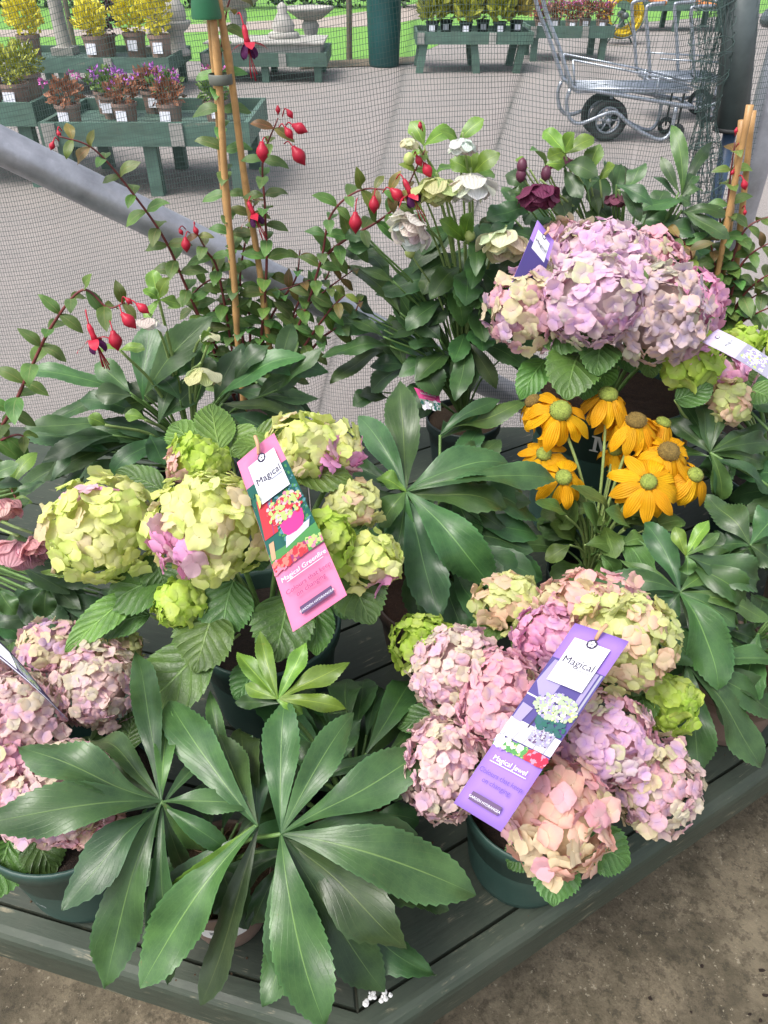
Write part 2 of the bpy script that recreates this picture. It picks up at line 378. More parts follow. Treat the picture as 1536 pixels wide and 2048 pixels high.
M_FENCE = plain('weathered_post', (0.13, 0.115, 0.085), 0.85, var=0.3, scale=15)
M_BIN = plain('teal_plastic', (0.012, 0.075, 0.075), 0.5, var=0.12, scale=5)

# ---------------- background benches
def bg_bench(label, x0, x1, y0, y1, z, nleg=2, rim=0.09, slatw=0.14, lw=0.09, splay=0.0):
    t = thing('plant_bench', label, 'bench', ((x0+x1)/2, (y0+y1)/2, 0))
    y = y0 + 0.03
    while y + slatw < y1:
        MB().box(((x0+x1)/2, y + slatw/2, z - 0.012), (x1-x0-0.07, slatw-0.012, 0.024)).build('slat', M_BWOOD, t); y += slatw
    for yy in (y0, y1): MB().box(((x0+x1)/2, yy, z + rim/2 - 0.05), (x1-x0, 0.03, rim+0.06)).build('side_board', M_BWOOD, t)
    for xx in (x0+.018, x1-.018): MB().box((xx, (y0+y1)/2, z + rim/2 - 0.05), (0.034, y1-y0-0.034, rim+0.056)).build('end_board', M_BWOOD, t)
    for i in range(nleg):
        xx = x0 + 0.12 + (x1-x0-0.24) * i/(nleg-1)
        for yy in (y0+0.08, y1-0.08):
            MB().beam((xx, yy, z-0.05), (xx + splay*(1 if i % 2 else -1), yy, 0.0), lw, lw).build('leg', M_BWOOD, t)
    for xx in (x0 + 0.02, x0 + (x1-x0)*0.62):
        MB().box((xx + 0.05, y0 - 0.024, z + rim/2 - 0.05), (0.09, 0.016, rim+0.05)).build('end_cap', M_BEND, t)
    return t
rb = random.Random(3)
bg_bench('low green tray bench with terracotta-coloured pots of small violet flowers', -2.35, -0.92, 5.65, 6.6, 0.42, 3)
bg_bench('tall green bench stacked with leafy golden pots beyond the netting', -3.9, -2.46, 5.9, 6.9, 0.50, 2)
bg_bench('long low green bench carrying yellow-leaved shrubs and stone ornaments', -4.4, -2.45, 9.9, 11.1, 0.32, 4)
bg_bench('green low bench under the white stone slab by the lawn', -2.3, -0.72, 10.9, 12.0, 0.26, 3)
bg_bench('green splay-legged table with straw-coloured grasses beside the teal drum', 0.42, 1.98, 11.7, 12.6, 0.42, 3, 0.08, 0.14, 0.10, 0.06)
bg_bench('green table of pink and rusty heathers next to the grasses table', 2.1, 3.35, 12.9, 13.8, 0.38, 2)
bg_bench('far green table on the gravel behind the trolley handles', 4.7, 6.6, 17.2, 18.2, 0.42, 3)

def bg_pot(name, label, cat, x, y, z, r, h, fmat, frad, n, leaf, group, potm=None, bloom=None, nb=0, card=True, up=0.4):
    t = thing(name, label, cat, (x, y, z), group)
    m = MB(); m.lathe((x, y, z), [(0.0, 0.0), (r*.78, 0.0), (r*.97, h*.86), (r*1.05, h*.86), (r*1.05, h), (r*.95, h), (r*.93, h*.9), (0, h*.9)], 18)
    m.build('pot', potm or M_POTT, t, smooth=False)
    c = (x, y, z + h + frad[2]*0.75)
    clumpmesh(MB(), c, frad, n, leaf, rb, up=up).build('foliage', fmat, t)
    if bloom:
        b = MB()
        for i in range(nb):
            a = rb.uniform(0, 6.28); q = math.sqrt(rb.random())
            clumpmesh(b, (x + math.cos(a)*frad[0]*q, y + math.sin(a)*frad[1]*q, c[2] + frad[2]*rb.uniform(.3, 1.1)), (.02, .02, .02), 7, .028, rb)
        b.build('blooms', bloom, t)
    if card:
        MB().box((x + rb.uniform(-.02, .02), y - r*1.02, z + h*.52), (r*.85, 0.004, h*.42), Matrix.Rotation(-0.17, 3, 'X')).build('price_card', M_CARD, t)
    return t
for i, (x, y) in enumerate([(-2.2, 5.85), (-2.0, 6.2), (-1.82, 5.9), (-1.6, 6.25), (-1.5, 5.88), (-1.2, 6.0), (-1.24, 6.4), (-2.1, 6.4), (-1.75, 6.42)]):
    bg_pot('potted_bedding', 'terracotta-coloured pot of %s-leaved %s flowers on the low tray bench' % ('green' if i % 2 else 'rusty', 'violet' if i % 3 else 'pink'), 'potted plant', x, y, 0.42, .085, .15, M_GRN if i % 2 else M_RUST,
           (.13, .13, .09), 150, .05, 'violet bedding pots on the low tray bench', None, M_VIO if i % 3 else M_PINKF, 6)
for i, (x, y) in enumerate([(-2.62, 6.05), (-2.85, 6.1), (-3.1, 6.05), (-2.7, 6.5), (-3.0, 6.5)]):
    bg_pot('potted_heather', 'pot of golden-green foliage on the tall green bench', 'potted plant', x, y, 0.50, .10, .17, M_GOLD,
           (.15, .14, .13), 220, .05, 'golden pots on the tall bench')
YL = ['big yellow-leaved shrub in a grey-brown pot by the pale stone pillar', 'yellow-leaved shrub standing in front of a dark purple bush', 'broad yellow shrub next to the small stone fountain', 'tall yellow shrub in a narrow pot behind the cane wigwam']
for i, (x, y, rr, hh) in enumerate([(-4.15, 10.3, .24, .27), (-3.35, 10.2, .2, .2), (-2.98, 10.55, .24, .3), (-2.62, 10.3, .2, .36)]):
    bg_pot('yellow_shrub', YL[i], 'shrub', x, y, 0.32, .13, .26, M_YEL, (rr, rr, hh), 420, .075, None, up=0.8)
bg_pot('purple_shrub', 'dark purple-brown bush behind a yellow shrub on the long bench', 'shrub', -3.4, 10.7, .32, .14, .22, M_PURF, (.36, .34, .34), 700, .06, None, card=False)
for i, (x, y) in enumerate([(0.65, 12.0), (0.85, 12.2), (1.1, 11.95), (1.35, 12.2), (1.55, 11.95), (1.8, 12.15)]):
    bg_pot('potted_grass', 'dark pot of %s grass on the splay-legged table' % ('feathery straw-yellow' if i % 2 else 'golden green'), 'potted grass', x, y, .42, .09, .16, M_STRAW if i % 2 else M_GOLD,
           (.2, .18, .26), 300, .14, 'grasses on the splay-legged table', M_POTK, up=1.2)
for i, (x, y) in enumerate([(2.3, 13.1), (2.55, 13.35), (2.75, 13.1), (3.0, 13.35), (3.2, 13.1)]):
    bg_pot('potted_heather', 'pot of pink-tipped rusty heather with a white card', 'potted plant', x, y, .38, .09, .14, M_RUST,
           (.16, .15, .13), 220, .06, 'heathers on the green table', None, M_PINKF, 10)
for i, (x, y) in enumerate([(4.95, 17.5), (5.4, 17.5), (5.9, 17.5), (6.35, 17.5)]):
    bg_pot('potted_shrub', 'small green potted shrub on the far table', 'shrub', x, y, .42, .12, .16, M_GRN, (.22, .2, .2), 160, .09, 'shrubs on the far table')

# ---------------- stone ornaments
def stone(name, label, cat, loc, prof, n=20, extra=None, sq=False):
    t = thing(name, label, cat, loc)
    for nm, pr in prof: MB().lathe(loc, pr, 4 if (sq and nm in ('plinth',)) else n).build(nm, M_STONE, t, smooth=not sq)
    return t
stone('birdbath', 'pale stone birdbath with wide bowl at the lawn edge', 'birdbath', (-1.02, 12.35, 0.0),
      [('pedestal', [(0, 0), (.19, 0), (.19, .06), (.11, .10), (.075, .22), (.085, .38), (.12, .5), (.09, .56)]),
       ('bowl', [(.05, .555), (.16, .575), (.30, .67), (.33, .69), (.33, .72), (.29, .715), (.15, .66), (0, .65)])])
stone('birdbath', 'large stone birdbath partly behind the bamboo canes', 'birdbath', (-2.05, 12.6, 0.0),
      [('pedestal', [(0, 0), (.2, 0), (.2, .08), (.11, .14), (.09, .4), (.13, .62), (.1, .68)]),
       ('bowl', [(.06, .675), (.2, .7), (.36, .82), (.40, .85), (.40, .88), (.35, .875), (.18, .8), (0, .79)])])
stone('stone_finial', 'small tiered stone fountain ornament on the long bench', 'ornament', (-2.52, 10.75, .32),
      [('plinth', [(0, 0), (.14, 0), (.14, .05), (.1, .08), (.09, .24), (.15, .28), (.19, .33), (.19, .36), (0, .36)]),
       ('figure', [(.13, .36), (.15, .4), (.14, .48), (.1, .55), (.055, .62), (.07, .67), (.03, .74), (0, .76)])])
stone('stone_finial', 'squat stone animal ornament on the white stone slab', 'ornament', (-1.3, 11.5, .435),
      [('plinth', [(0, 0), (.2, 0), (.2, .05), (.16, .07), (0, .07)]), ('figure', [(.13, .07), (.15, .14), (.1, .22), (.06, .28), (.07, .34), (.02, .38), (0, .385)])])
for lab, x, y, h in (('pale stone pillar behind the big yellow shrub', -3.95, 10.85, .95), ('short stone pillar between yellow shrubs', -2.82, 10.95, .5)):
    t = thing('stone_pillar', lab, 'pillar', (x, y, .32))
    MB().box((x, y, .32 + .04), (.26, .26, .08)).build('plinth', M_STONE, t)
    MB().lathe((x, y, .40), [(.10, 0), (.085, .03), (.08, h-.1), (.10, h-.06), (.12, h-.03), (.12, h), (0, h)], 16).build('shaft', M_STONE, t, smooth=True)
t = thing('stone_slab', 'thick white stone slab lying on the low green bench', 'slab', (-1.5, 11.4, .26))
b = MB().box((-1.5, 11.4, .35), (1.4, .8, .17)); b.build('slab_body', M_STONE, t)
MB().box((-1.5, 11.4, .4245), (1.5, .9, .02)).build('slab_top', M_STONE, t)
# ---------------- drum, fence posts, hedge
t = thing('water_drum', 'tall teal plastic drum standing on the gravel by the lawn', 'drum', (0.0, 12.45, 0))
MB().lathe((0, 12.45, 0), [(0, 0), (.20, 0), (.215, .03), (.235, .5), (.24, 1.0), (.25, 1.02), (.25, 1.06), (.235, 1.08), (.235, 1.35), (.22, 1.4), (0, 1.4)], 28).build('body', M_BIN, t, smooth=True)
MB().lathe((0, 12.45, 1.4), [(.245, -.03), (.245, .03), (.2, .05), (0, .055)], 28).build('lid', M_BIN, t, smooth=True)
for i, (x, y, lab) in enumerate([(-.52, 13.1, 'thin weathered fence post between birdbath and teal drum'), (-4.8, 13.6, 'thin weathered fence post beyond the yellow shrubs'), (3.3, 19.5, 'leaning dark fence post behind the yellow hose reel')]):
    MBt = MB().tube([(x, y, 0), (x + .01, y, .5), (x + (.12 if i == 2 else .02), y, 1.35)], [.045, .042, .04], 8)
    tag(MBt.build('fence_post', M_FENCE, None, (x, y, 0)), lab, 'post')
m = MB()
for i in range(46):
    x = -16 + i * .42; clumpmesh(m, (x, 23.2 + rb.uniform(-.3, .3), .55 + rb.uniform(-.1, .2)), (.5, .6, .8), 170, .16, rb)
tag(m.build('hedge', M_HEDGE, None, (-6, 23.2, 0)), 'long dark clipped hedge along the far side of the lawn', 'hedge')
# ---------------- yellow hose reel
t = thing('hose_reel', 'bright yellow coiled hose on a reel beside the heather table', 'hose reel', (4.05, 15.2, 0))
for k in range(7):
    y = 15.08 + k * .042; rr = .27 + .05 * math.sin(k * 1.9)
    MB().tube([(4.05 + rr*math.cos(a), y, .42 + rr*math.sin(a)) for a in [2*math.pi*j/24 for j in range(25)]], .028, 6).build('hose_coil', plain('yellow_hose', (.72, .52, .02), .45) if k == 0 else MATS['yellow_hose'], t, smooth=True)
for y in (15.02, 15.37):
    MB().tube([(4.05 + .32*math.cos(a), y, .42 + .32*math.sin(a)) for a in [2*math.pi*j/20 for j in range(21)]], .014, 6).build('reel_ring', M_SLEEVE, t, smooth=True)
    MB().tube([(3.78, y, 0.0), (4.05, y, .42), (4.32, y, 0.0)], .014, 6).build('reel_frame', M_SLEEVE, t, smooth=True)
MB().tube([(4.05, 15.0, .42), (4.05, 15.4, .42)], .05, 10).build('reel_hub', M_SLEEVE, t, smooth=True)

# ---------------- trolleys
def trolley(label, px, Y, dep, full=True, dx=0.0):
    f = lambda x, y: yt(x, y, Y) + Vector((dx, 0, 0))
    base = f(*px['wheel'])
    t = thing('plant_trolley', label, 'trolley', (base.x, Y + dep/2, 0))
    off = Vector((0, dep, 0))
    for o_ in (Vector((0, 0, 0)), off):
        for nm, pth in px['tubes']:
            p = smoothpath([f(*q) + o_ for q in pth], 5)
            p = [Vector((q.x, q.y, max(q.z, .02))) for q in p]
            MB().tube(p, .017, 8).build(nm, M_ZINC, t, smooth=True)
    a, b = f(*px['bed'][0]), f(*px['bed'][1])
    a.z = b.z = (a.z + b.z)/2
    for i in range(7):
        MB().tube([a + off*(i/6), b + off*(i/6)], .012 if i in (0, 6) else .006, 6).build('deck_bar', M_ZINC, t, smooth=True)
    for i in range(9):
        q = a.lerp(b, i/8); MB().tube([q - Vector((0, 0, .01)), q + off - Vector((0, 0, .01))], .007, 6).build('deck_bar', M_ZINC, t, smooth=True)
    MB().box((a+b)/2 + off/2 - Vector((0, 0, .03)), ((b-a).length*.97, dep*.9, .012)).build('deck_sheet', M_ZINC, t)
    r = px['r']
    for k, o_ in enumerate((off*.12, off*.88)):
        c = Vector((base.x, Y, r)) + o_
        w = MB().tube([c + Vector((math.cos(u)*r*.82, 0, math.sin(u)*r*.82)) for u in [2*math.pi*j/28 for j in range(29)]], r*.18, 10, False).build('wheel', M_RUB, t, c, smooth=True)
        m = MB().tube([c + Vector((math.cos(u)*r*.6, 0, math.sin(u)*r*.6)) for u in [2*math.pi*j/24 for j in range(25)]], r*.07, 8, False)
        for j in range(6):
            u = j*math.pi/3; m.tube([c, c + Vector((math.cos(u)*r*.6, 0, math.sin(u)*r*.6))], .008, 5)
        m.tube([c - Vector((0, .04, 0)), c + Vector((0, .04, 0))], .03, 8); m.build('rim', M_ZINC, w, c, smooth=True)
        MB().tube([c, Vector((c.x, c.y, a.z - .02))], .014, 6).build('wheel_bracket', M_ZINC, t, smooth=True)
        for ex in px.get('small', []):
            q = f(*ex); q = Vector((q.x, q.y, .075)) + o_
            MB().lathe((0, 0, 0), [(.02, -.018), (.07, -.018), (.075, 0), (.07, .018), (.02, .018)], 16)
            mm = MB().tube([q + Vector((math.cos(u)*.055, 0, math.sin(u)*.055)) for u in [2*math.pi*j/16 for j in range(17)]], .02, 8, False)
            mm.tube([q, Vector((q.x, q.y, a.z - .02))], .01, 6); mm.build('castor', M_RUB, t, smooth=True)
    for pth in px['rails']:
        MB().tube([f(*q) + (off if len(q) < 0 else Vector((0, 0, 0))) for q in pth], .009, 6).build('side_rail', M_ZINC, t, smooth=True)
        MB().tube([f(*q) + off for q in pth], .009, 6).build('side_rail', M_ZINC, t, smooth=True)
    for o_, e_ in px['cross']:
        q = f(*o_); MB().tube([q, q + off], e_, 8).build('cross_bar', MATS.get('orange_grip') if e_ > .018 else M_ZINC, t, smooth=True)
    return t
plain('orange_grip', (.62, .22, .06), .5, var=.2)
trolley('galvanised plant trolley with a big spoked wheel and long push handles', dict(wheel=(1212, 280), r=.175,
    tubes=[('handle', [(1078, -70), (1088, 10), (1118, 95), (1138, 155), (1150, 176), (1190, 182), (1300, 200), (1385, 214)]),
           ('foot_loop', [(1140, 178), (1133, 205), (1140, 238), (1165, 246), (1225, 224), (1256, 246), (1290, 268), (1322, 279), (1342, 262), (1352, 214)])],
    bed=((1150, 178), (1385, 178)), rails=[((1146, 120), (1300, 150), (1400, 176)), ((1146, 120), (1150, 176)), ((1318, 152), (1312, 190))],
    cross=[((1078, -70), .016), ((1150, 176), .016), ((1385, 214), .016)], small=[(1355, 270)]), 7.45, .42)
trolley('second galvanised trolley with orange-gripped hoop handles behind the black sleeve', dict(wheel=(1420, 252), r=.12,
    tubes=[('hoop_handle', [(1300, 155), (1297, 95), (1292, 25), (1300, 10), (1330, 6)]), ('hoop_handle', [(1388, 165), (1386, 90), (1382, 25), (1390, 14), (1430, 12)]),
           ('foot_loop', [(1330, 165), (1330, 205), (1390, 215), (1440, 205)])],
    bed=((1300, 158), (1450, 158)), rails=[((1320, 118), (1460, 126))], cross=[((1330, 6), .02), ((1430, 12), .02)]), 8.35, .5)

# ================================================================== NETTING, POLES
FOLDS = [(-0.02, .30, 1.05, .05, .045), (.24, .32, 1.05, .045, .05), (.55, -.35, 1.0, .09, .04), (-.75, .12, 1.0, .16, .03), (-.35, -.2, 1.2, .2, .035)]
def netp(x, z):
    y = 1.80; xs = 0; 
    for x0, k, z0, w, A in FOLDS:
        e = (x - x0 - k*(z - z0)) / w; g = math.exp(-e*e); y += A*g; xs -= A*.35*e*g*2
    y += .018*math.sin(2.1*x + 1.7*z) + .008*math.sin(7*x - 3*z)
    zz = z + .07*x - .045*(x*x) + .012*math.sin(4*x + z) + .01*math.sin(9*x)
    xx = x + xs + .02*math.sin(2.3*z + x*1.5)
    if x > .58: xx = .58 + (xx - .58)*.92; y += .02*math.sin(30*x + 5*z)
    return Vector((xx, y, zz))
m = MB(); hw = .00042
x = -1.75
while x < .84:
    for j in range(30):
        z0, z1 = -.02 + j*.07, -.02 + (j+1)*.07
        a, b = netp(x, z0), netp(x, z1); s = Vector((hw, 0, 0))
        m.add([a - s, a + s, b + s, b - s], [(0, 1, 2, 3)])
    x += .0057
z = -.02
while z < 2.08:
    for j in range(58):
        x0, x1 = -1.75 + j*.0447, -1.75 + (j+1)*.0447
        a, b = netp(x0, z), netp(x1, z); s = Vector((0, 0, hw*.95))
        m.add([a - s, a + s, b + s, b - s], [(0, 1, 2, 3)])
    z += .0106
tag(m.build('shade_netting', M_NET, None, (-.4, 1.8, 0)), 'fine dark green windbreak netting stretched behind the plants', 'netting', None, None)
# gathered net along the post
m = MB(); rg = random.Random(5)
for i in range(46):
    ph = rg.uniform(0, 6.28); rr = rg.uniform(.006, .034); wv = rg.uniform(2, 6)
    top = yt(1432, -60, 1.77); bot = yt(1398, 470, 1.77); pts = []
    for j in range(26):
        u = j/25; c = top.lerp(bot, u); q = rr*(.55 + .75*abs(math.sin(u*5.2 + .5)))
        pts.append(c + Vector((math.cos(ph + wv*u)*q, math.sin(ph + wv*u)*q, 0)))
    m.tube(pts, .0007, 3, False)
for k in range(60):
    u = rg.random(); c = yt(1432, -60, 1.77).lerp(yt(1398, 470, 1.77), u); q = .034*(.55 + .75*abs(math.sin(u*5.2 + .5)))
    a0 = rg.uniform(0, 6.28); m.tube([c + Vector((math.cos(a0 + t*.5)*q, math.sin(a0 + t*.5)*q, .01*math.sin(t + a0))) for t in range(9)], .0007, 3, False)
tag(m.build('gathered_netting', M_NET, None, (.75, 1.77, .6)), 'bunched end of the netting hanging beside the black sleeve', 'netting')
def pole(name, label, pts, r, mat, n=24):
    return tag(MB().tube(pts, r, n).build(name, mat, None, pts[-1], smooth=True), label, 'pole')
a, b = yt(0, 291, 1.60), yt(520, 545, 1.74); d = (b - a)
pole('brace_pole', 'thick galvanised pole sloping down across the netting', [a - d*.9, a, b, b + d*((.04 - b.z)/d.z)], .037, M_GALV)
q = yt(1502, 345, 1.88)
t = thing('steel_post', 'upright galvanised post at the end of the netting', 'post', (q.x, q.y, 0))
MB().tube([(q.x, q.y, 0), (q.x, q.y, 2.2)], .037, 24).build('tube', M_GALV, t, smooth=True)
MB().tube([(q.x - .005 + .05*math.cos(u), q.y + .05*math.sin(u), 1.385 + .03*math.cos(u)) for u in [2*math.pi*j/24 for j in range(25)]], .012, 8).build('strap', M_SLEEVE, t, smooth=True)
a, b = yt(1494, -120, 1.81), yt(1461, 258, 1.79)
t = thing('pipe_sleeve', 'black pipe sleeve hung beside the galvanised post', 'pipe', b)
MB().tube([b, a], .034, 20).build('sleeve', M_SLEEVE, t, smooth=True)
MB().tube([b + Vector((0, 0, .004)), b - Vector((0, 0, .004))], .036, 20).build('end_ring', M_RUB, t, smooth=True)
MB().tube([b, yt(1418, 470, 1.80), (yt(1418, 470, 1.80).x, 1.80, 0)], .014, 10).build('inner_rod', plain('blue_rod', (.05, .09, .16), .4), t, smooth=True)

# ================================================================== DISPLAY BENCH
TZ = .45
C0 = Vector((-.027, .318)); RD = Vector((.8647, .5024)); LD = Vector((-.967, .255)); 
M_TW = woodmat('bench_top_paint', (0.032, 0.044, 0.031), (0.26, 0.23, 0.155), RD, 150, 0.61)
M_TWL = woodmat('bench_top_paint_side', (0.032, 0.044, 0.031), (0.26, 0.23, 0.155), LD, 150, 0.61)
BIS = (RD + LD).normalized()
def clip(poly, p, n):                           # keep points with (q-p).n >= 0
    out = []
    for i in range(len(poly)):
        a, b = poly[i], poly[(i+1) % len(poly)]; da, db = (a-p).dot(n), (b-p).dot(n)
        if da >= 0: out.append(a)
        if (da >= 0) != (db >= 0): out.append(a + (b-a)*(da/(da-db)))
    return out
bench = thing('display_bench', 'weathered dark green timber bench carrying all the potted plants', 'bench', (-.027, 1.0, 0))
for D, mat, sgn in ((RD, M_TW, 1), (LD, M_TWL, -1)):
    nrm = Vector((-D.y, D.x)) * sgn
    bk = C0 + BIS * ((1.74 - C0.y)/BIS.y)
    if sgn > 0: reg = [C0, C0 + D*1.25, Vector((1.054, 1.74)), bk]
    else: reg = [C0, bk, Vector((-1.1, 1.74)), C0 + D*1.11]
    mit = Vector((BIS.y, -BIS.x)) * sgn
    reg = clip(reg, C0 + mit*.0015, mit)
    k = 0
    while True:
        d0, d1 = .038 + k*.115, .038 + (k+1)*.115 - .005
        poly = clip(clip(reg, C0 + nrm*d0, nrm), C0 + nrm*d1, -nrm)
        if k > 14: break
        k += 1
        if len(poly) < 3: continue
        if (poly[1]-poly[0]).cross(poly[2]-poly[1]) < 0: poly.reverse()
        zt_ = TZ + rb.uniform(-.0008, .0008); n_ = len(poly); cc = sum(poly, Vector((0, 0)))/n_
        ins = [p + (cc-p).normalized()*.003 for p in poly]
        v = [(p.x, p.y, TZ-.026) for p in poly] + [(p.x, p.y, zt_-.003) for p in poly] + [(p.x, p.y, zt_) for p in ins]
        f = [tuple(range(n_))[::-1], tuple(range(2*n_, 3*n_))]
        for r_ in (0, n_):
            f += [(r_+i, r_+(i+1) % n_, r_+n_+(i+1) % n_, r_+n_+i) for i in range(n_)]
        obj('plank', v, f, mat, bench, (cc.x, cc.y, TZ), smooth=False)
    # rounded lip board
    prof = [(-.036, TZ-.006), (-.033, TZ+.001), (-.012, TZ+.002), (-.004, TZ-.001), (.001, TZ-.007), (.003, TZ-.016), (.003, TZ-.072), (0, TZ-.080), (-.03, TZ-.082)]
    v = []; n_ = len(prof); Ln = 1.25 if sgn > 0 else 1.11; NS = 24
    for j in range(NS + 1):
        for o_, z in prof:
            w = .0012*noise.noise(Vector((j*.9, o_*90, sgn*3)))
            st = -o_*nrm.dot(BIS)*0 + (-o_)*(BIS.dot(D)/BIS.dot(nrm)) if j == 0 else 0
            p = C0 + D*(st + Ln*j/NS) + nrm*(-o_ + w); v.append((p.x, p.y, z + w))
    f = []
    for j in range(NS):
        for i in range(n_):
            q = (j*n_+i, j*n_+(i+1) % n_, (j+1)*n_+(i+1) % n_, (j+1)*n_+i); f.append(q if sgn < 0 else q[::-1])
    f += [tuple(range(n_)), tuple(NS*n_+i for i in range(n_))[::-1]]
    obj('edge_board', v, f, mat, bench, (C0.x, C0.y, TZ), smooth=False)
for x, y in ((-.03, .46), (.9, 1.0), (-.95, .7), (.9, 1.6), (-.95, 1.6), (-.03, 1.6)):
    MB().box((x, y, .21), (.09, .09, .42)).build('leg', M_TW, bench)
# droppings and litter on the bench
m = MB(); rg = random.Random(2)
for i in range(16):
    p = zt(752 + rg.gauss(0, 12), 1992 + rg.gauss(0, 7), TZ); m.lathe(p + Vector((0, 0, .001)), [(rg.uniform(.0012, .0045), 0), (.0008, .0016), (0, .0018)], 7)
tag(m.build('bird_dropping', M_WHITE, None, zt(752, 1992, TZ), smooth=True), 'small white bird dropping on the bench corner', 'dropping')
m = MB()
for i in range(130):
    x = rg.uniform(-.1, 1.3); y = rg.uniform(.1, 1.1)
    if (Vector((x, y)) - C0).dot(Vector((-RD.y, RD.x))) > -.05: continue
    k_ = len(m.v); m.lathe((x, y, .005), [(.0, 0), (rg.uniform(.002, .004), .0), (rg.uniform(.001, .004), .003), (0, .004)], 5); sx_ = rg.uniform(.6, 2.2); m.v[k_:] = [Vector((x + (q.x-x)*sx_, q.y + rg.gauss(0, .0008), q.z)) for q in m.v[k_:]]
tag(m.build('floor_litter', M_SOIL, None, (.6, .5, .006)), 'dark crumbs of soil scattered on the concrete', 'litter', None, 'stuff')
m = MB()
for i in range(150):
    if i % 3: x, y = rg.uniform(-.1, .75), rg.uniform(.34, .85)
    else: x, y = rg.uniform(-.6, 0), rg.uniform(.36, .6)
    if (Vector((x, y)) - C0).dot(Vector((-RD.y, RD.x))) < .01 or (Vector((x, y)) - C0).dot(Vector((LD.y, -LD.x))) < .01: continue
    m.lathe((x, y, TZ - .0005), [(0, 0), (rg.uniform(.0008, .0028), 0), (rg.uniform(.0005, .0015), .002), (0, .0026)], 5)
tag(m.build('compost_crumbs', M_COIR, None, (0, .5, TZ)), 'brown crumbs of compost spilt on the bench top', 'compost', None, 'stuff')
# ================================================================== PLANT BUILDERS
TOCAM = lambda p: (CAM - p).normalized()
lr = random.Random(11)
PROF = {'h': (1.32, .95), 'b': (1.38, .88), 'o': (.80, .80), 'f': (.85, .95), 'p': (1.15, .55), 'r': (1.0, .70), 's': (.9, 1.0)}   # outline: sin(pi u^p)^q
def leaf(parent, B, T, Wd, mat=None, kind='h', arch=.12, roll=0.0, fold=.22, wav=.10, color=None, name='leaflet', N=22, M=6, tooth=.07, ref=None, twist=0.0, curl=0.0):
    B, T = Vector(B), Vector(T); ch = T - B; L = max(ch.length, 1e-4)
    rf = ref if ref is not None else (UP * .6 + TOCAM(B) * .55).normalized()
    bu = rf - ch * (rf.dot(ch)/ch.dot(ch))
    bu = bu.normalized() if bu.length > .05 else ch.orthogonal().normalized()
    lat = ch.normalized().cross(bu) * lr.uniform(-.06, .06) * L
    P1 = B + ch*.33 + bu*arch*L*1.2 + lat; P2 = B + ch*.72 + bu*arch*L*1.1 + lat - UP*curl*L
    pp_, qq_ = PROF[kind]
    und = lr.uniform(-.035, .045); uph = lr.uniform(0, 6.3)
    ph1, ph2, kw = lr.uniform(0, 6.3), lr.uniform(0, 6.3), lr.uniform(7, 12)
    V = []; U = []
    for i in range(N+1):
        u = i/N; w1 = 1-u
        p = B*(w1**3) + P1*(3*w1*w1*u) + P2*(3*w1*u*u) + T*(u**3)
        t = ((P1-B)*(3*w1*w1) + (P2-P1)*(6*w1*u) + (T-P2)*(3*u*u)).normalized()
        s = t.cross(rf)
        s = s.normalized() if s.length > 1e-3 else t.orthogonal().normalized()
        n = s.cross(t)
        ang = roll + twist*(u-.3)
        s, n = s*math.cos(ang) + n*math.sin(ang), n*math.cos(ang) - s*math.sin(ang)
        hw_ = .5*Wd*max(math.sin(math.pi*min(1, u**pp_)), 0)**qq_ + (.012*Wd + .0006)*(1-u)
        for j in range(M+1):
            v = 2*j/M - 1; q = v
            if tooth and abs(j - M/2) == M/2 and i % 2 == 1 and u > .25: q = v*(1 + tooth)
            av = abs(v); sd = 1 if v > 0 else -1
            h = fold*av*hw_*(1.25 - .6*u) - fold*.35*av*av*hw_
            h += wav*hw_*2*av**1.6*math.sin(u*kw + (ph1 if sd > 0 else ph2))
            fwd = (.12*hw_ if tooth and abs(j-M/2) == M/2 and i % 2 == 1 and u > .25 else 0)
            V.append(p + s*(q*hw_*math.cos(fold*.5)) + n*(h + und*L*math.sin(u*7.5 + uph)*min(1, 3*u)*(1 + .5*v)) + t*fwd); U.append((u, .5 + v*.5))
    f = []
    for i in range(N):
        for j in range(M):
            k = i*(M+1)+j; f.append((k, k+1, k+M+2, k+M+1))
    return obj(name, V, f, mat or M_HELL, parent, B, True, U, color)
def pot(t, c, r_rim, r_base, h, mat, soil=None, soil_z=.03, lip=.012, n=44, notch=True):
    c = Vector(c)
    prof = [(0, .004), (r_base*.93, .004), (r_base*.97, 0), (r_base, .004), (r_base + (r_rim-r_base)*.86, h - .028), (r_rim*1.01, h-.026), (r_rim*1.025, h-.004), (r_rim*1.015, h), (r_rim*.985, h), (r_rim*.97, h-.008), (r_rim*.95, h-.03), (r_base + (r_rim*.95-r_base)*.3, .02)]
    p = MB().lathe(c, prof, n).build('pot', mat, t, c, smooth=True)
    me = p.data
    zz = h - soil_z; rs = r_rim*.955; v = []; f = []; K = 7; n2 = 30
    for i in range(K+1):
        for k in range(n2):
            a = 2*math.pi*k/n2; q = rs*i/K
            v.append(c + Vector((q*math.cos(a), q*math.sin(a), zz + (0.004*noise.noise(Vector((q*60*math.cos(a), q*60*math.sin(a), c.x*9))) if i < K else -.006))))
    for i in range(K):
        for k in range(n2): f.append((i*n2+k, (i+1)*n2+k, (i+1)*n2+(k+1) % n2, i*n2+(k+1) % n2))
    obj('soil', v, f, soil or M_SOIL, t, c, True)
    return p
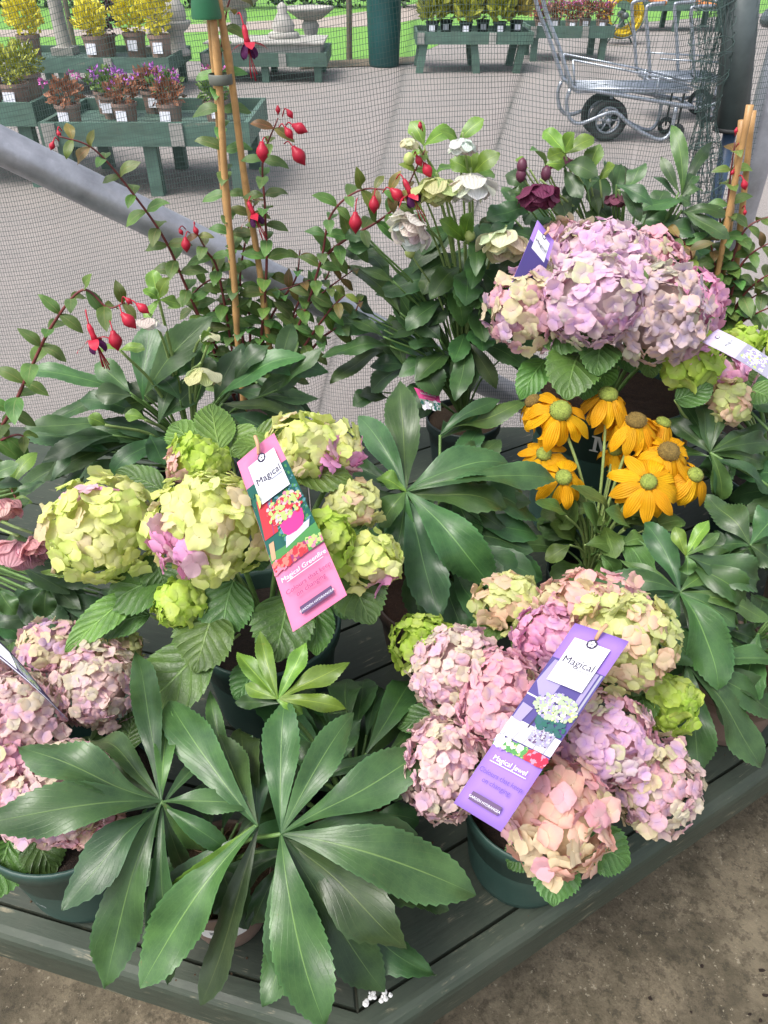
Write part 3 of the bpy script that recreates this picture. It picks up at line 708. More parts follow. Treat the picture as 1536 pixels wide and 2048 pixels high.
def text2d(s, size):
    cu = bpy.data.curves.new('txt', 'FONT'); cu.body = s; cu.size = size; cu.align_x = 'CENTER'; cu.resolution_u = 3
    o = bpy.data.objects.new('txt', cu); C.objects.link(o)
    me = bpy.data.meshes.new_from_object(o.evaluated_get(bpy.context.evaluated_depsgraph_get()))
    v = [Vector((p.co.x, p.co.y)) for p in me.vertices]; f = [tuple(p.vertices) for p in me.polygons]
    bpy.data.objects.remove(o); bpy.data.curves.remove(cu); bpy.data.meshes.remove(me)
    return v, f
SERIF = {'M': ([(-.46, 0), (-.12, 0), (-.12, .05), (-.22, .08), (-.22, .56), (-.01, 0), (.05, 0), (.27, .58), (.27, .08), (.17, .05), (.17, 0), (.52, 0), (.52, .05), (.42, .08), (.42, .63), (.52, .66), (.52, .71), (.24, .71), (.04, .2), (-.15, .71), (-.45, .71), (-.45, .66), (-.34, .63), (-.34, .08), (-.46, .05)])}
def pot_letter(p, c, r_at, az, z, size, what, mat):
    """print on the outside of a pot: az = direction angle of the print centre"""
    if what in SERIF:
        pts = [Vector(q)*size for q in SERIF[what]]; v = pts; f = [tuple(range(len(pts)))]
    else: v, f = text2d(what, size)
    out = []
    for q in v:
        rr = r_at(z + q.y) + .0009; a = az + q.x/rr
        out.append(Vector(c) + Vector((rr*math.cos(a), rr*math.sin(a), z + q.y)))
    bm = bmesh.new(); vs = [bm.verts.new(q) for q in out]
    for q in f: bm.faces.new([vs[i] for i in q])
    bmesh.ops.triangulate(bm, faces=bm.faces[:])
    bm.verts.index_update(); fs = [tuple(x.index for x in g.verts) for g in bm.faces]; bm.free()
    return obj('lettering', out, fs, mat, p, WP[p.name], False)
M_PRINT = plain('pale_pot_print', (.55, .60, .60), .5, var=.05)
M_PRINTD = plain('dull_pot_print', (.20, .25, .24), .5, var=.05)
def stalk(t, a, b, r=.0028, mat=None, name='leaf_stalk', sag=.15):
    a, b = Vector(a), Vector(b); mid = a.lerp(b, .55) + Vector((0, 0, sag*(b-a).length)) * .6 - Vector((b.x-a.x, b.y-a.y, 0))*.12
    pts = smoothpath([a, mid, b], 5)
    return MB().tube(pts, [r*(1.25 - .4*i/(len(pts)-1)) for i in range(len(pts))], 7).build(name, mat or M_STEM, t, b, smooth=True)
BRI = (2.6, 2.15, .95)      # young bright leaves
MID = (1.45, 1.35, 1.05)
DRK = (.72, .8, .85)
def tint(): q = lr.uniform(.8, 1.15); return (q*lr.uniform(.92, 1.1), q, q*lr.uniform(.9, 1.1))
def hleaves(t, soil, hubs, mode):
    """hubs: (hx, hy, hd, [(tx, ty, td, width_px, opts)])  d is a height (mode z) or a distance (mode y)"""
    P = zt if mode == 'z' else yt
    for hx, hy, hd, lst in hubs:
        h = P(hx, hy, hd); st = stalk(t, soil + Vector((lr.uniform(-.012, .012), lr.uniform(-.012, .012), -.004)), h)
        for e in lst:
            tx, ty, td, w = e[:4]; o = e[4] if len(e) > 4 else {}
            o = dict(o); T = P(tx, ty, td); bx = o.pop('b', None); B = P(*bx) if bx else h
            o.setdefault('color', tint()); o.setdefault('roll', lr.uniform(-.25, .25)); o.setdefault('arch', lr.uniform(.06, .16))
            o.setdefault('wav', lr.uniform(.12, .28)); o.setdefault('twist', lr.uniform(-.8, .8)); o.setdefault('fold', lr.uniform(.2, .5)); o.setdefault('curl', lr.uniform(-.05, .12)); W_ = w*.77*mpp(B.lerp(T, .5)); leaf(st, B, T, W_, N=40, **o)
            if lr.random() < .85 and 'b' not in e[-1:] and w > 45:
                d = T - B; an = lr.choice((-1, 1))*lr.uniform(.28, .6); q = Matrix.Rotation(an, 3, 'Z') @ d*lr.uniform(.7, .92); T2 = B + q; T2.z = max(TZ + .015, min(T2.z, B.z) - lr.uniform(.02, .05))
                leaf(st, B - Vector((0, 0, .008)), T2, W_*lr.uniform(.7, .95), N=24, color=tuple(x*lr.uniform(.7, .95) for x in tint()), arch=lr.uniform(.08, .2), roll=lr.uniform(-.4, .4), twist=lr.uniform(-.8, .8), wav=.2, fold=.4, curl=lr.uniform(0, .12))
def yleaves(t, soil, Y, rows, spread=.05, extra=1.0):
    """rows: bx by tx ty w [colour]; depth chosen from where the leaf points"""
    more = []
    for e in rows:
        if lr.random() < extra:
            a = lr.choice((-1, 1))*lr.uniform(.3, .7); dx, dy_ = e[2]-e[0], e[3]-e[1]; k = lr.uniform(.75, 1.0)
            more.append((e[0] + lr.uniform(-8, 8), e[1] + lr.uniform(0, 14), e[0] + k*(dx*math.cos(a) - dy_*math.sin(a)), e[1] + 10 + k*(dx*math.sin(a) + dy_*math.cos(a)), e[4]*lr.uniform(.75, .95), tuple(x*lr.uniform(.7, .95) for x in tint())))
    for e in list(rows) + more:
        bx, by, tx, ty, w = e[:5]; col = e[5] if len(e) > 5 else None
        Yb = Y + lr.uniform(-spread, spread); B = yt(bx, by, Yb); L = math.hypot(tx-bx, ty-by)*mpp(B)
        dy = max(-.13, min(.10, -(ty-by)*mpp(B)*.75)) + lr.uniform(-.35, .2)*L
        T = yt(tx, ty, Yb + dy)
        if B.z < TZ + .03: B.z = TZ + .03
        st = stalk(t, soil, B, .0022)
        leaf(st, B, T, w*.80*mpp(B), twist=lr.uniform(-.6, .6), N=30, color=col or tint(), roll=lr.uniform(-.35, .35), arch=lr.uniform(.06, .2), wav=lr.uniform(.06, .16))
def bracts(t, soil, Y, rows, col, dz=.05, r=.0022):
    hubs = {}
    for e in rows:
        bx, by, tx, ty, w = e[:5]; key = (round(bx/40), round(by/40))
        if key not in hubs: B = yt(bx, by, Y); hubs[key] = (B, stalk(t, soil, B, r, M_STEMP))
        B, st = hubs[key]; T = yt(tx, ty, Y + lr.uniform(-dz, dz))
        leaf(st, B, T, w*1.2*mpp(B), color=(e[5] if len(e) > 5 else col), arch=.12, roll=lr.uniform(-.3, .3), twist=lr.uniform(-.4, .4))
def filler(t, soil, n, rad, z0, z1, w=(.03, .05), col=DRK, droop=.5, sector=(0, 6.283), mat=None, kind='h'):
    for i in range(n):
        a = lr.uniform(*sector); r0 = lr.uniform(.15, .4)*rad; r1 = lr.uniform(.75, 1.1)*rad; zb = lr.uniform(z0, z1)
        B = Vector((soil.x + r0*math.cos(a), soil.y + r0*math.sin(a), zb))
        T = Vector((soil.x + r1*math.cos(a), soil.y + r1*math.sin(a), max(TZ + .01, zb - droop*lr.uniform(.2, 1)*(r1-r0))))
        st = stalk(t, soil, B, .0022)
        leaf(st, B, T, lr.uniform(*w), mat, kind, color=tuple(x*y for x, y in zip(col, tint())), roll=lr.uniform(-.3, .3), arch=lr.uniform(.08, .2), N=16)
def hflower(t, soil, c, r, col, face=(0, -.5, -.7), layers=((7, 1.0, 50), (7, .95, 38), (7, .85, 24), (5, .7, 12)), stem=True, mat=None):
    c = Vector(c); f = Vector(face).normalized()
    if stem: stalk(t, soil, c - f*.004 + Vector((0, 0, .004)), .0024, M_STEMP, 'flower_stalk', .3)
    fl = MB().lathe((0, 0, 0), [(.0, 0), (.004, .002), (.003, .007), (0, .009)], 8)
    q = f.to_track_quat('Z', 'Y').to_matrix(); fl.v = [q @ p + c for p in fl.v]
    fo = fl.build('flower', M_STEMP, t, c, smooth=True)
    x = f.orthogonal().normalized(); y = f.cross(x)
    for n, q, ang in layers:
        a0 = lr.uniform(0, 6)
        for k in range(n):
            a = a0 + 2*math.pi*k/n + lr.uniform(-.12, .12); rd = x*math.cos(a) + y*math.sin(a); an = R(ang + lr.uniform(-8, 8))
            T = c + (rd*math.sin(an) + f*math.cos(an))*r*q*lr.uniform(.93, 1.07)
            leaf(fo, c + rd*.002, T, r*q*.78, mat or M_PETAL, 'p', arch=.13, fold=-.1, wav=.09, color=tuple(min(.9, z*lr.uniform(.88, 1.1)) for z in col), name='petal', N=9, M=6, tooth=0, ref=(rd*math.cos(an) - f*math.sin(an)))
    return fo
# ---------------- hydrangea florets
FLM = []
def make_floret(seed):
    g = random.Random(seed); V = []; Fc = []; Rd = []; npet = 5 if seed % 7 == 6 else 4; a0 = g.uniform(0, .6)
    for k in range(npet):
        a = a0 + 2*math.pi*k/npet + g.uniform(-.1, .1); half = g.uniform(.62, .78)*4/npet; tl = g.uniform(.12, .55); cu = g.uniform(-.42, .05); ln = g.uniform(.88, 1.08)
        base = len(V); nu, nv = 5, 5; lift = .09*(k % 2)
        for i in range(nu):
            u = i/(nu-1)
            wd = math.sin(math.pi*min(1, .10 + u*.78))**.8*half*.92
            for j in range(nv):
                v = 2*j/(nv-1)-1
                r = ln*(u*(1 - .16*v*v*u) + .03); x = r; y = wd*v*.98
                z = tl*u + cu*u*u*1.1 - .10*abs(v)**2*u + .10*math.sin(3.2*v + seed*1.7 + k*2)*u*u + lift
                V.append(Vector((x*math.cos(a) - y*math.sin(a), x*math.sin(a) + y*math.cos(a), z))); Rd.append(min(1, u + .18*abs(v)*u))
        for i in range(nu-1):
            for j in range(nv-1):
                q = base + i*nv + j; Fc.append((q, q+nv, q+nv+1, q+1))
    base = len(V); m = MB().lathe((0, 0, 0), [(.075, .0), (.085, .06), (.04, .11), (0, .12)], 6)
    V += m.v; Rd += [0.0]*len(m.v); Fc += [tuple(i+base for i in q) for q in m.f]
    me = bpy.data.meshes.new('floret'); me.from_pydata(V, [], Fc); me.polygons.foreach_set('use_smooth', [True]*len(Fc))
    at = me.attributes.new('rad', 'FLOAT', 'POINT'); at.data.foreach_set('value', Rd); me.materials.append(M_FLOR)
    return me, V, Fc, Rd
for i in range(8): FLM.append(make_floret(i))
PAL = {
 'lilac': [((.70, .48, .60), (.52, .34, .66), 5), ((.66, .54, .54), (.54, .38, .62), 3), ((.60, .60, .40), (.60, .42, .60), 1)],
 'dusty': [((.64, .50, .45), (.46, .38, .62), 5), ((.60, .49, .50), (.44, .37, .60), 4), ((.52, .50, .36), (.5, .45, .5), 1)],
 'pink':  [((.72, .40, .46), (.58, .36, .56), 5), ((.70, .48, .48), (.50, .36, .60), 3), ((.62, .58, .36), (.62, .5, .5), 1)],
 'rose':  [((.72, .36, .50), (.60, .30, .58), 5), ((.70, .42, .56), (.55, .3, .6), 2)],
 'creampink': [((.64, .58, .38), (.68, .52, .48), 4), ((.68, .42, .46), (.58, .36, .58), 3), ((.62, .44, .52), (.46, .32, .62), 2)],
 'peach': [((.76, .46, .38), (.74, .60, .44), 4), ((.72, .60, .40), (.74, .66, .48), 2), ((.74, .42, .46), (.66, .46, .54), 3)],
 'greenpeach': [((.58, .62, .26), (.66, .66, .42), 5), ((.72, .52, .38), (.66, .62, .38), 3)],
 'peachpink': [((.74, .46, .42), (.68, .60, .40), 5), ((.66, .60, .36), (.70, .62, .42), 3), ((.72, .40, .46), (.66, .5, .5), 2)],
 'lime':  [((.42, .58, .09), (.52, .62, .2), 5), ((.48, .60, .13), (.56, .64, .26), 3)],
 'fire':  [((.62, .70, .22), (.74, .74, .40), 6), ((.68, .72, .30), (.76, .71, .46), 4), ((.66, .56, .36), (.70, .62, .42), 1)],
 'hot':   [((.74, .33, .57), (.70, .44, .62), 3), ((.72, .46, .56), (.72, .52, .56), 1)],
 'palepink': [((.70, .54, .50), (.58, .44, .56), 4), ((.70, .46, .50), (.50, .38, .60), 3), ((.62, .56, .42), (.56, .50, .50), 2)],
}
def pick(pal, g):
    tot = sum(p[2] for p in pal); q = g.uniform(0, tot)
    for e, c, w in pal:
        q -= w
        if q <= 0: break
    k = g.uniform(1.04, 1.24); return tuple(min(.86, x*k*g.uniform(.96, 1.04)) for x in e), tuple(min(.86, (x*.62 + y*.38)*k) for x, y in zip(c, e))
class Hyd:
    def __init__(s, t, soil): s.t = t; s.soil = Vector(soil); s.fl = []; s.g = random.Random(len(WP))
    def head(s, c, rx, ry, pal, fr, patch=None, stem=True):
        """c world centre, radii in metres, floret radius fr; patch: (direction, cos limit, palette)"""
        g = s.g; c = Vector(c); ra = Vector((rx, (rx+ry)*.5, ry))
        P = PAL[pal]; ec = pick(P, g)[0]
        core = MB(); n = 14; prof = [(math.sin(math.pi*i/9), -math.cos(math.pi*i/9)) for i in range(10)]
        core.lathe((0, 0, 0), prof, n); k = .70
        core.v = [c + Vector((p.x*ra.x, p.y*ra.y, p.z*ra.z))*k for p in core.v]
        if stem:
            b = c - Vector((0, 0, ry*.6)); a = s.soil; mid = a.lerp(b, .5) + Vector((a.x-b.x, a.y-b.y, 0))*.12
            core.tube(smoothpath([b, mid, a], 4), .004, 6) if False else None
            MB().tube(smoothpath([a, mid, b], 5), .0042, 7).build('stem', M_STEM, s.t, b, smooth=True)
        h = core.build('flower_head', M_CORE, s.t, c, smooth=True, color=tuple(x*.85 for x in ec))
        area = 4*math.pi*((ra.x*ra.y)**1.6/3 + (ra.x*ra.z)**1.6/3 + (ra.y*ra.z)**1.6/3)**(1/1.6)
        fr *= .72; N = max(14, int(area/(fr*fr)*.56)); ga = math.pi*(3-math.sqrt(5)); tc = TOCAM(c)
        for i in range(N):
            z = 1 - 2*(i+.5)/N; q = math.sqrt(1-z*z); a = ga*i
            d = Vector((q*math.cos(a), q*math.sin(a), z)) + Vector((g.gauss(0, .05), g.gauss(0, .05), g.gauss(0, .05))); d.normalize()
            if d.z < -.78 or d.dot(tc) < -.4: continue
            nn = Vector((d.x/ra.x, d.y/ra.y, d.z/ra.z)).normalized()
            p = c + Vector((d.x*ra.x, d.y*ra.y, d.z*ra.z))*g.uniform(.82, 1.05)
            nn = (nn + Vector((g.gauss(0, .34), g.gauss(0, .34), g.gauss(0, .34)))).normalized()
            pp = P
            if patch and d.dot(patch[0]) > patch[1] + g.uniform(-.08, .08): pp = PAL[patch[2]]
            e, cc = pick(pp, g)
            M = Matrix.Translation(p) @ nn.to_track_quat('Z', 'Y').to_matrix().to_4x4() @ Matrix.Rotation(g.uniform(0, 6.28), 4, 'Z') @ Matrix.Scale(fr*g.uniform(.85, 1.18), 4)
            sz = fr/mpp(p)*(1 if d.dot(tc) > -.05 else .2)
            s.fl.append((sz, h, M, e, cc, g.randrange(8)))
        return h
    def finish(s, lim=296):
        s.fl.sort(key=lambda q: -q[0]); V = []; Fc = []; Rd = []; E = []; CC = []
        for i, (sz, h, M, e, cc, k) in enumerate(s.fl):
            me, mv, mf, mr = FLM[k]
            if i < lim:
                o = bpy.data.objects.new('floret', me); C.objects.link(o); o.parent = h
                o.matrix_local = Matrix.Translation(-WP[h.name]) @ M; o.color = (*e, 1); o['ccol'] = list(cc)
            else:
                b = len(V); V += [M @ p for p in mv]; Fc += [tuple(x+b for x in q) for q in mf]; Rd += mr; E += [*e, 1.0]*len(mv); CC += [*cc, 1.0]*len(mv)
        if V:
            o = obj('florets', V, Fc, M_FLORJ, s.t); me = o.data
            me.attributes.new('rad', 'FLOAT', 'POINT').data.foreach_set('value', Rd)
            me.attributes.new('ecol', 'FLOAT_COLOR', 'POINT').data.foreach_set('color', E)
            me.attributes.new('ccol', 'FLOAT_COLOR', 'POINT').data.foreach_set('color', CC)
            o['kind'] = 'stuff'
    def leaves(s, rows, mode):
        """rows: bx by bd tx ty td w [colour]"""
        P = zt if mode == 'z' else yt
        for e in rows:
            B = P(e[0], e[1], e[2]); T = P(e[3], e[4], e[5]); a = s.soil
            MB().tube(smoothpath([a.lerp(B, .5) + Vector((0, 0, .01)), B.lerp(a, .15) - Vector((0, 0, .012)), B], 4), .0022, 6).build('leaf_stalk', M_STEMP, s.t, B, smooth=True)
            leaf(s.t, B, T, e[6]*mpp(B.lerp(T, .5)), M_HYDL, 'o', arch=lr.uniform(.05, .13), roll=lr.uniform(-.2, .2), fold=.2, wav=.06, color=(e[7] if len(e) > 7 else tint()), name='leaf', N=26, M=8, tooth=.07, curl=lr.uniform(-.02, .06))
def hz(h, x, y, z, rx, ry, pal, fpx, patch=None, stem=True):
    c = zt(x, y, z); k = mpp(c); return h.head(c, rx*k*1.07, ry*k*1.07, pal, fpx*k, patch, stem)
def hy(h, x, y, Y, rx, ry, pal, fpx, patch=None, stem=True):
    c = yt(x, y, Y); k = mpp(c); return h.head(c, rx*k*1.07, ry*k*1.07, pal, fpx*k, patch, stem)
def conic(r0, r1, h): return lambda z: r0 + (r1-r0)*z/h*.86/.86 if True else r0
# ---------------- printed tags
def flatmat(name, col, rough=.35, var=.03): return MATS.get(name) or plain(name, col, max(rough, .6), var=var, scale=8, spec=.2)
class Tag:
    def __init__(s, name, label, quad, w, l, mat, bend=.0, edge=None, cat='plant tag'):
        s.tl, s.tr, s.br, s.bl = [Vector(q) for q in quad]; s.w, s.l = w, l; s.bend = bend
        s.n = ((s.tr - s.tl) + (s.br - s.bl)).cross((s.bl - s.tl) + (s.br - s.tr)).normalized()
        if s.n.dot(TOCAM(s.tl)) < 0: s.n = -s.n
        o = (s.bl + s.br)/2; V = []; Fc = []; nu, nv = 4, 18
        for off in (0, -.0006):
            for j in range(nv+1):
                for i in range(nu+1): V.append(s.at(i/nu*w, j/nv*l, off))
        k = (nu+1)*(nv+1); q = lambda i, j, b=0: b + j*(nu+1)+i
        for j in range(nv):
            for i in range(nu):
                Fc.append((q(i, j), q(i+1, j), q(i+1, j+1), q(i, j+1))); Fc.append((q(i, j, k), q(i, j+1, k), q(i+1, j+1, k), q(i+1, j, k)))
        for j in range(nv):
            for i in (0, nu): Fc.append((q(i, j), q(i, j+1), q(i, j+1, k), q(i, j, k)))
        for i in range(nu):
            for j in (0, nv): Fc.append((q(i, j), q(i+1, j), q(i+1, j, k), q(i, j, k)))
        s.o = thing(name, label, cat, o); s.body = obj('card', V, Fc, mat, s.o, o, True); s.lay = .0003
    def at(s, x, y, off=0):
        u, v = x/s.w, y/s.l
        a = s.bl.lerp(s.br, u); b = s.tl.lerp(s.tr, u); p = a.lerp(b, v)
        return p + s.n*(off + s.bend*math.sin(math.pi*v) + s.bend*.6*(1 - (2*u-1)**2)*v)
    def put(s, v, f, mat, name='print', sub=0):
        s.lay += .00012
        bm = bmesh.new(); vs = [bm.verts.new((q[0], q[1], q[2] if len(q) > 2 else 0)) for q in v]
        for q in f: bm.faces.new([vs[i] for i in q])
        bmesh.ops.triangulate(bm, faces=bm.faces[:])
        if sub:
            for _ in range(sub): bmesh.ops.subdivide_edges(bm, edges=bm.edges[:], cuts=1, use_grid_fill=True)
        bm.verts.index_update(); V = [s.at(q.co.x, q.co.y, s.lay + q.co.z) for q in bm.verts]; Fc = [tuple(x.index for x in g.verts) for g in bm.faces]; bm.free()
        return obj(name, V, Fc, mat, s.body, WP[s.body.name], True)
    def rect(s, x0, y0, x1, y1, mat, name='print', sub=3):
        return s.put([(x0, y0), (x1, y0), (x1, y1), (x0, y1)], [(0, 1, 2, 3)], mat, name, sub)
    def poly(s, pts, mat, name='print'): return s.put(pts, [tuple(range(len(pts)))], mat, name, 1)
    def disc(s, x, y, r, mat, n=20, name='print'): return s.put([(x + r*math.cos(6.2832*k/n), y + r*math.sin(6.2832*k/n)) for k in range(n)], [tuple(range(n))], mat, name)
    def text(s, body, x, y, size, mat, sx=1.0):
        v, f = text2d(body, size); return s.put([(x + q.x*sx, y + q.y) for q in v], f, mat, 'lettering')
    def serif(s, body, x, y, size, mat, sx=1.0):
        """the default letters with slab serifs added at stem feet and heads"""
        v, f = text2d(body, size); s.put([(x + q.x*sx, y + q.y) for q in v], f, mat, 'lettering')
def scatter(tg, x0, y0, x1, y1, n, r, mats, seed, shape=None):
    g = random.Random(seed); by = {}
    for i in range(n):
        x, y = g.uniform(x0, x1), g.uniform(y0, y1)
        if shape and not shape(x, y): continue
        rr = r*g.uniform(.5, 1.2); a0 = g.uniform(0, 6)
        by.setdefault(g.randrange(len(mats)), []).append([(x + rr*math.cos(a0 + k*1.2566)*g.uniform(.7, 1.1), y + rr*math.sin(a0 + k*1.2566)*g.uniform(.7, 1.1)) for k in range(5)])
    for k in sorted(by):
        V = []; Fc = []
        for p in by[k]: Fc.append(tuple(range(len(V), len(V)+5))); V += [(*q, len(Fc)*1.5e-6) for q in p]
        tg.put(V, Fc, mats[k], 'print')
# ================================================================== THE PLANTS
# ---- hellebore at the bench corner (brown pot)
c = zt(440, 1735, TZ+.12); c.z = TZ
t = thing('potted_hellebore', 'large dark-leaved hellebore in a taupe pot at the bench corner', 'potted plant', c)
pf = pot(t, c, .064, .048, .12, M_POTB, M_COIR, .016); soil = c + Vector((0, 0, .105))
# sticker on the pot
def sticker(p, c, r0, r1, h, az, da, z0, z1, mat, name='sticker'):
    V = []; n = 10
    for z in (z0, z1):
        for i in range(n+1):
            a = az - da + 2*da*i/n; rr = r0 + (r1-r0)*z/(h*.8)*.86 + .0012; V.append(Vector(c) + Vector((rr*math.cos(a), rr*math.sin(a), z)))
    return obj(name, V, [(i, i+1, n+2+i, n+1+i) for i in range(n)], mat, p, WP[p.name], True)
sticker(pf, c, .048, .064, .12, R(-83), .5, .052, .088, M_WHITE)
sticker(pf, c, .0485, .0645, .12, R(-85), .22, .0765, .0785, M_POTK, 'print_line')
sticker(pf, c, .0485, .0645, .12, R(-82), .28, .0705, .0728, M_POTK, 'print_line')
hleaves(t, soil, [
 (562, 1668, .70, [(572, 1398, .755, 92, {'kind': 'b', 'arch': .08, 'roll': 0}), (708, 1425, .75, 84), (872, 1490, .70, 112, {'arch': .16, 'roll': .15}), (952, 1790, .65, 150, {'arch': .16, 'roll': -.1}),
   (648, 2050, .615, 138, {'kind': 'b', 'arch': .12, 'roll': 0, 'color': (1.15, 1.2, 1.05)}), (528, 2012, .57, 92, {'b': (590, 1790, .63), 'kind': 'h', 'color': (.85, .9, .85)}), (770, 1985, .56, 118, {'color': DRK})]),
 (514, 1650, .715, [(338, 1402, .74, 104, {'roll': .2, 'color': (1.1, 1.15, 1.1)}), (440, 1470, .73, 92), (280, 1978, .62, 124, {'kind': 'h', 'arch': .12, 'color': (1.25, 1.3, 1.1), 'roll': -.1}), (296, 1940, .59, 110, {'color': BRI, 'roll': .35})]),
 (322, 1603, .74, [(-45, 1650, .79, 118, {'arch': .12, 'twist': .2, 'roll': .1}), (34, 1486, .80, 108, {'arch': .12, 'twist': -.2}), (178, 1468, .73, 66), (214, 1968, .61, 118, {'kind': 'h', 'arch': .14, 'color': (1.0, 1.15, 1.05)}),
   (510, 1610, .72, 62, {'roll': .2}), (342, 1425, .75, 52, {'color': MID}), (404, 1700, .67, 50, {'color': MID}), (272, 1295, .77, 70, {'color': DRK})]),
 (585, 1700, .64, [(900, 1820, .585, 128, {'color': (.9, .95, .9), 'arch': .15}), (866, 1955, .55, 112, {'color': DRK}), (440, 1790, .60, 70, {'color': DRK}), (640, 1800, .56, 80, {'color': DRK})]),
], 'z')
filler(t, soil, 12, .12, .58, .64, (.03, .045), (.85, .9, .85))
bm_ = MB(); g5 = random.Random(9)
for i in range(46):
    a = g5.uniform(0, 6.28); q = c + Vector((math.cos(a)*.05*math.sqrt(g5.random()), math.sin(a)*.05*math.sqrt(g5.random()), .106)); e = g5.uniform(0, 6.28)
    bm_.tube([q, q + Vector((math.cos(e)*.012, math.sin(e)*.012, .005)), q + Vector((math.cos(e+.4)*.024, math.sin(e+.4)*.024, .001))], .0006, 3, False)
bm_.build('coir_fibres', M_FIB, t, c)['kind'] = 'stuff'
# young fresh leaf: its own small hellebore
c = zt(705, 1640, TZ+.12); c.z = TZ
t = thing('potted_hellebore', 'dark-potted hellebore with one bright young leaf in front of the big green pot', 'potted plant', c)
pot(t, c, .066, .05, .12, M_POTK, M_COIR, .02); soil = c + Vector((0, 0, .10))
hleaves(t, soil, [
 (556, 1398, .76, [(474, 1304, .78, 46, {'color': BRI, 'arch': .05}), (520, 1262, .80, 44, {'color': BRI}), (612, 1285, .80, 46, {'color': BRI}), (700, 1325, .78, 52, {'color': BRI, 'arch': .12}), (692, 1418, .75, 44, {'color': BRI, 'arch': .15}), (606, 1428, .75, 40, {'color': BRI}), (490, 1368, .76, 38, {'color': BRI})]),
 (640, 1560, .66, [(720, 1440, .68, 60, {'color': DRK}), (770, 1520, .66, 50, {'color': DRK}), (590, 1480, .68, 55, {'color': (.8, .9, .8)})]),
 (470, 1560, .67, [(395, 1455, .69, 46, {'color': MID}), (420, 1380, .72, 40, {'color': MID}), (505, 1470, .69, 40, {'color': DRK})]),
], 'z')
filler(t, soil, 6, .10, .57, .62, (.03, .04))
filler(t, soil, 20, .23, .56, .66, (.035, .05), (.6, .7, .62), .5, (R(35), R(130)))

# ---- hydrangea with peach, lilac and pink heads (green pot) nearest the bench edge
c = Vector((.195, .548, TZ))
t = thing('potted_hydrangea', 'hydrangea with peach and lilac heads in a green pot near the bench edge', 'potted plant', c)
pot(t, c, .091, .071, .165, M_POTG); H = Hyd(t, c + Vector((0, 0, .13)))
hz(H, 915, 1348, .76, 86, 90, 'palepink', 20); hz(H, 1000, 1400, .775, 78, 98, 'pink', 25); hz(H, 885, 1535, .70, 78, 98, 'palepink', 23)
hz(H, 1112, 1630, .70, 98, 112, 'peach', 36, (Vector((.7, -.2, .6)).normalized(), .8, 'peachpink')); hz(H, 1210, 1478, .73, 92, 84, 'pink', 24, (Vector((-.3, -.6, .6)).normalized(), .4, 'lilac')); hz(H, 1308, 1568, .67, 80, 92, 'creampink', 24, (Vector((.5, -.6, .2)).normalized(), .5, 'palepink'))
hz(H, 1238, 1282, .80, 102, 88, 'greenpeach', 27); hz(H, 1185, 1215, .80, 106, 60, 'peachpink', 27); hz(H, 1098, 1275, .79, 64, 60, 'rose', 24)
hz(H, 1022, 1205, .76, 66, 48, 'greenpeach', 27); hz(H, 846, 1285, .72, 62, 44, 'lime', 22); hz(H, 1342, 1412, .70, 46, 56, 'lime', 24)
H.leaves([(1120, 1700, .63, 1108, 1812, .60, 92), (1170, 1680, .62, 1262, 1728, .61, 92), (1060, 1690, .62, 1015, 1735, .60, 60, DRK), (1290, 1360, .72, 1195, 1395, .73, 66), (1280, 1380, .71, 1290, 1450, .71, 60), (1030, 1240, .73, 930, 1275, .73, 66), (880, 1420, .68, 795, 1455, .66, 55, DRK), (1290, 1500, .64, 1240, 1640, .62, 80, DRK), (960, 1480, .66, 900, 1600, .64, 80, DRK), (1150, 1350, .74, 1080, 1380, .74, 60, DRK)], 'z')
H.finish()

# ---- hydrangea with pale pink heads at the end of the bench (green pot, left)
c = Vector((-.405, .548, TZ))
t = thing('potted_hydrangea', 'hydrangea crowded with small pale pink heads in a wide green pot', 'potted plant', c)
pt_ = pot(t, c, .113, .09, .178, M_POTG); H = Hyd(t, c + Vector((0, 0, .13)))
ra = lambda z: .09 + .0205*z/.150
pot_letter(pt_, c, ra, R(-71), .118, .030, 'M', M_PRINT)
pot_letter(pt_, c, ra, R(-112), .055, .016, 'oo', M_PRINT)
for a in ((38, 1445, .72, 86, 90, 'palepink', 21), (196, 1372, .72, 74, 82, 'palepink', 20), (104, 1302, .73, 66, 56, 'creampink', 20), (110, 1580, .70, 120, 72, 'palepink', 22), (15, 1555, .71, 66, 74, 'pink', 24), (165, 1632, .67, 78, 42, 'peachpink', 22), (-60, 1380, .73, 80, 80, 'palepink', 22), (240, 1300, .72, 40, 34, 'greenpeach', 18)): hz(H, *a)
H.leaves([(70, 1660, .63, 110, 1748, .60, 84, DRK), (20, 1680, .62, -20, 1800, .59, 96, (.9, 1, .8)), (250, 1500, .66, 270, 1420, .69, 60, DRK), (150, 1480, .65, 230, 1560, .64, 80, DRK), (60, 1350, .68, 10, 1290, .68, 80, DRK)], 'z')
H.finish()

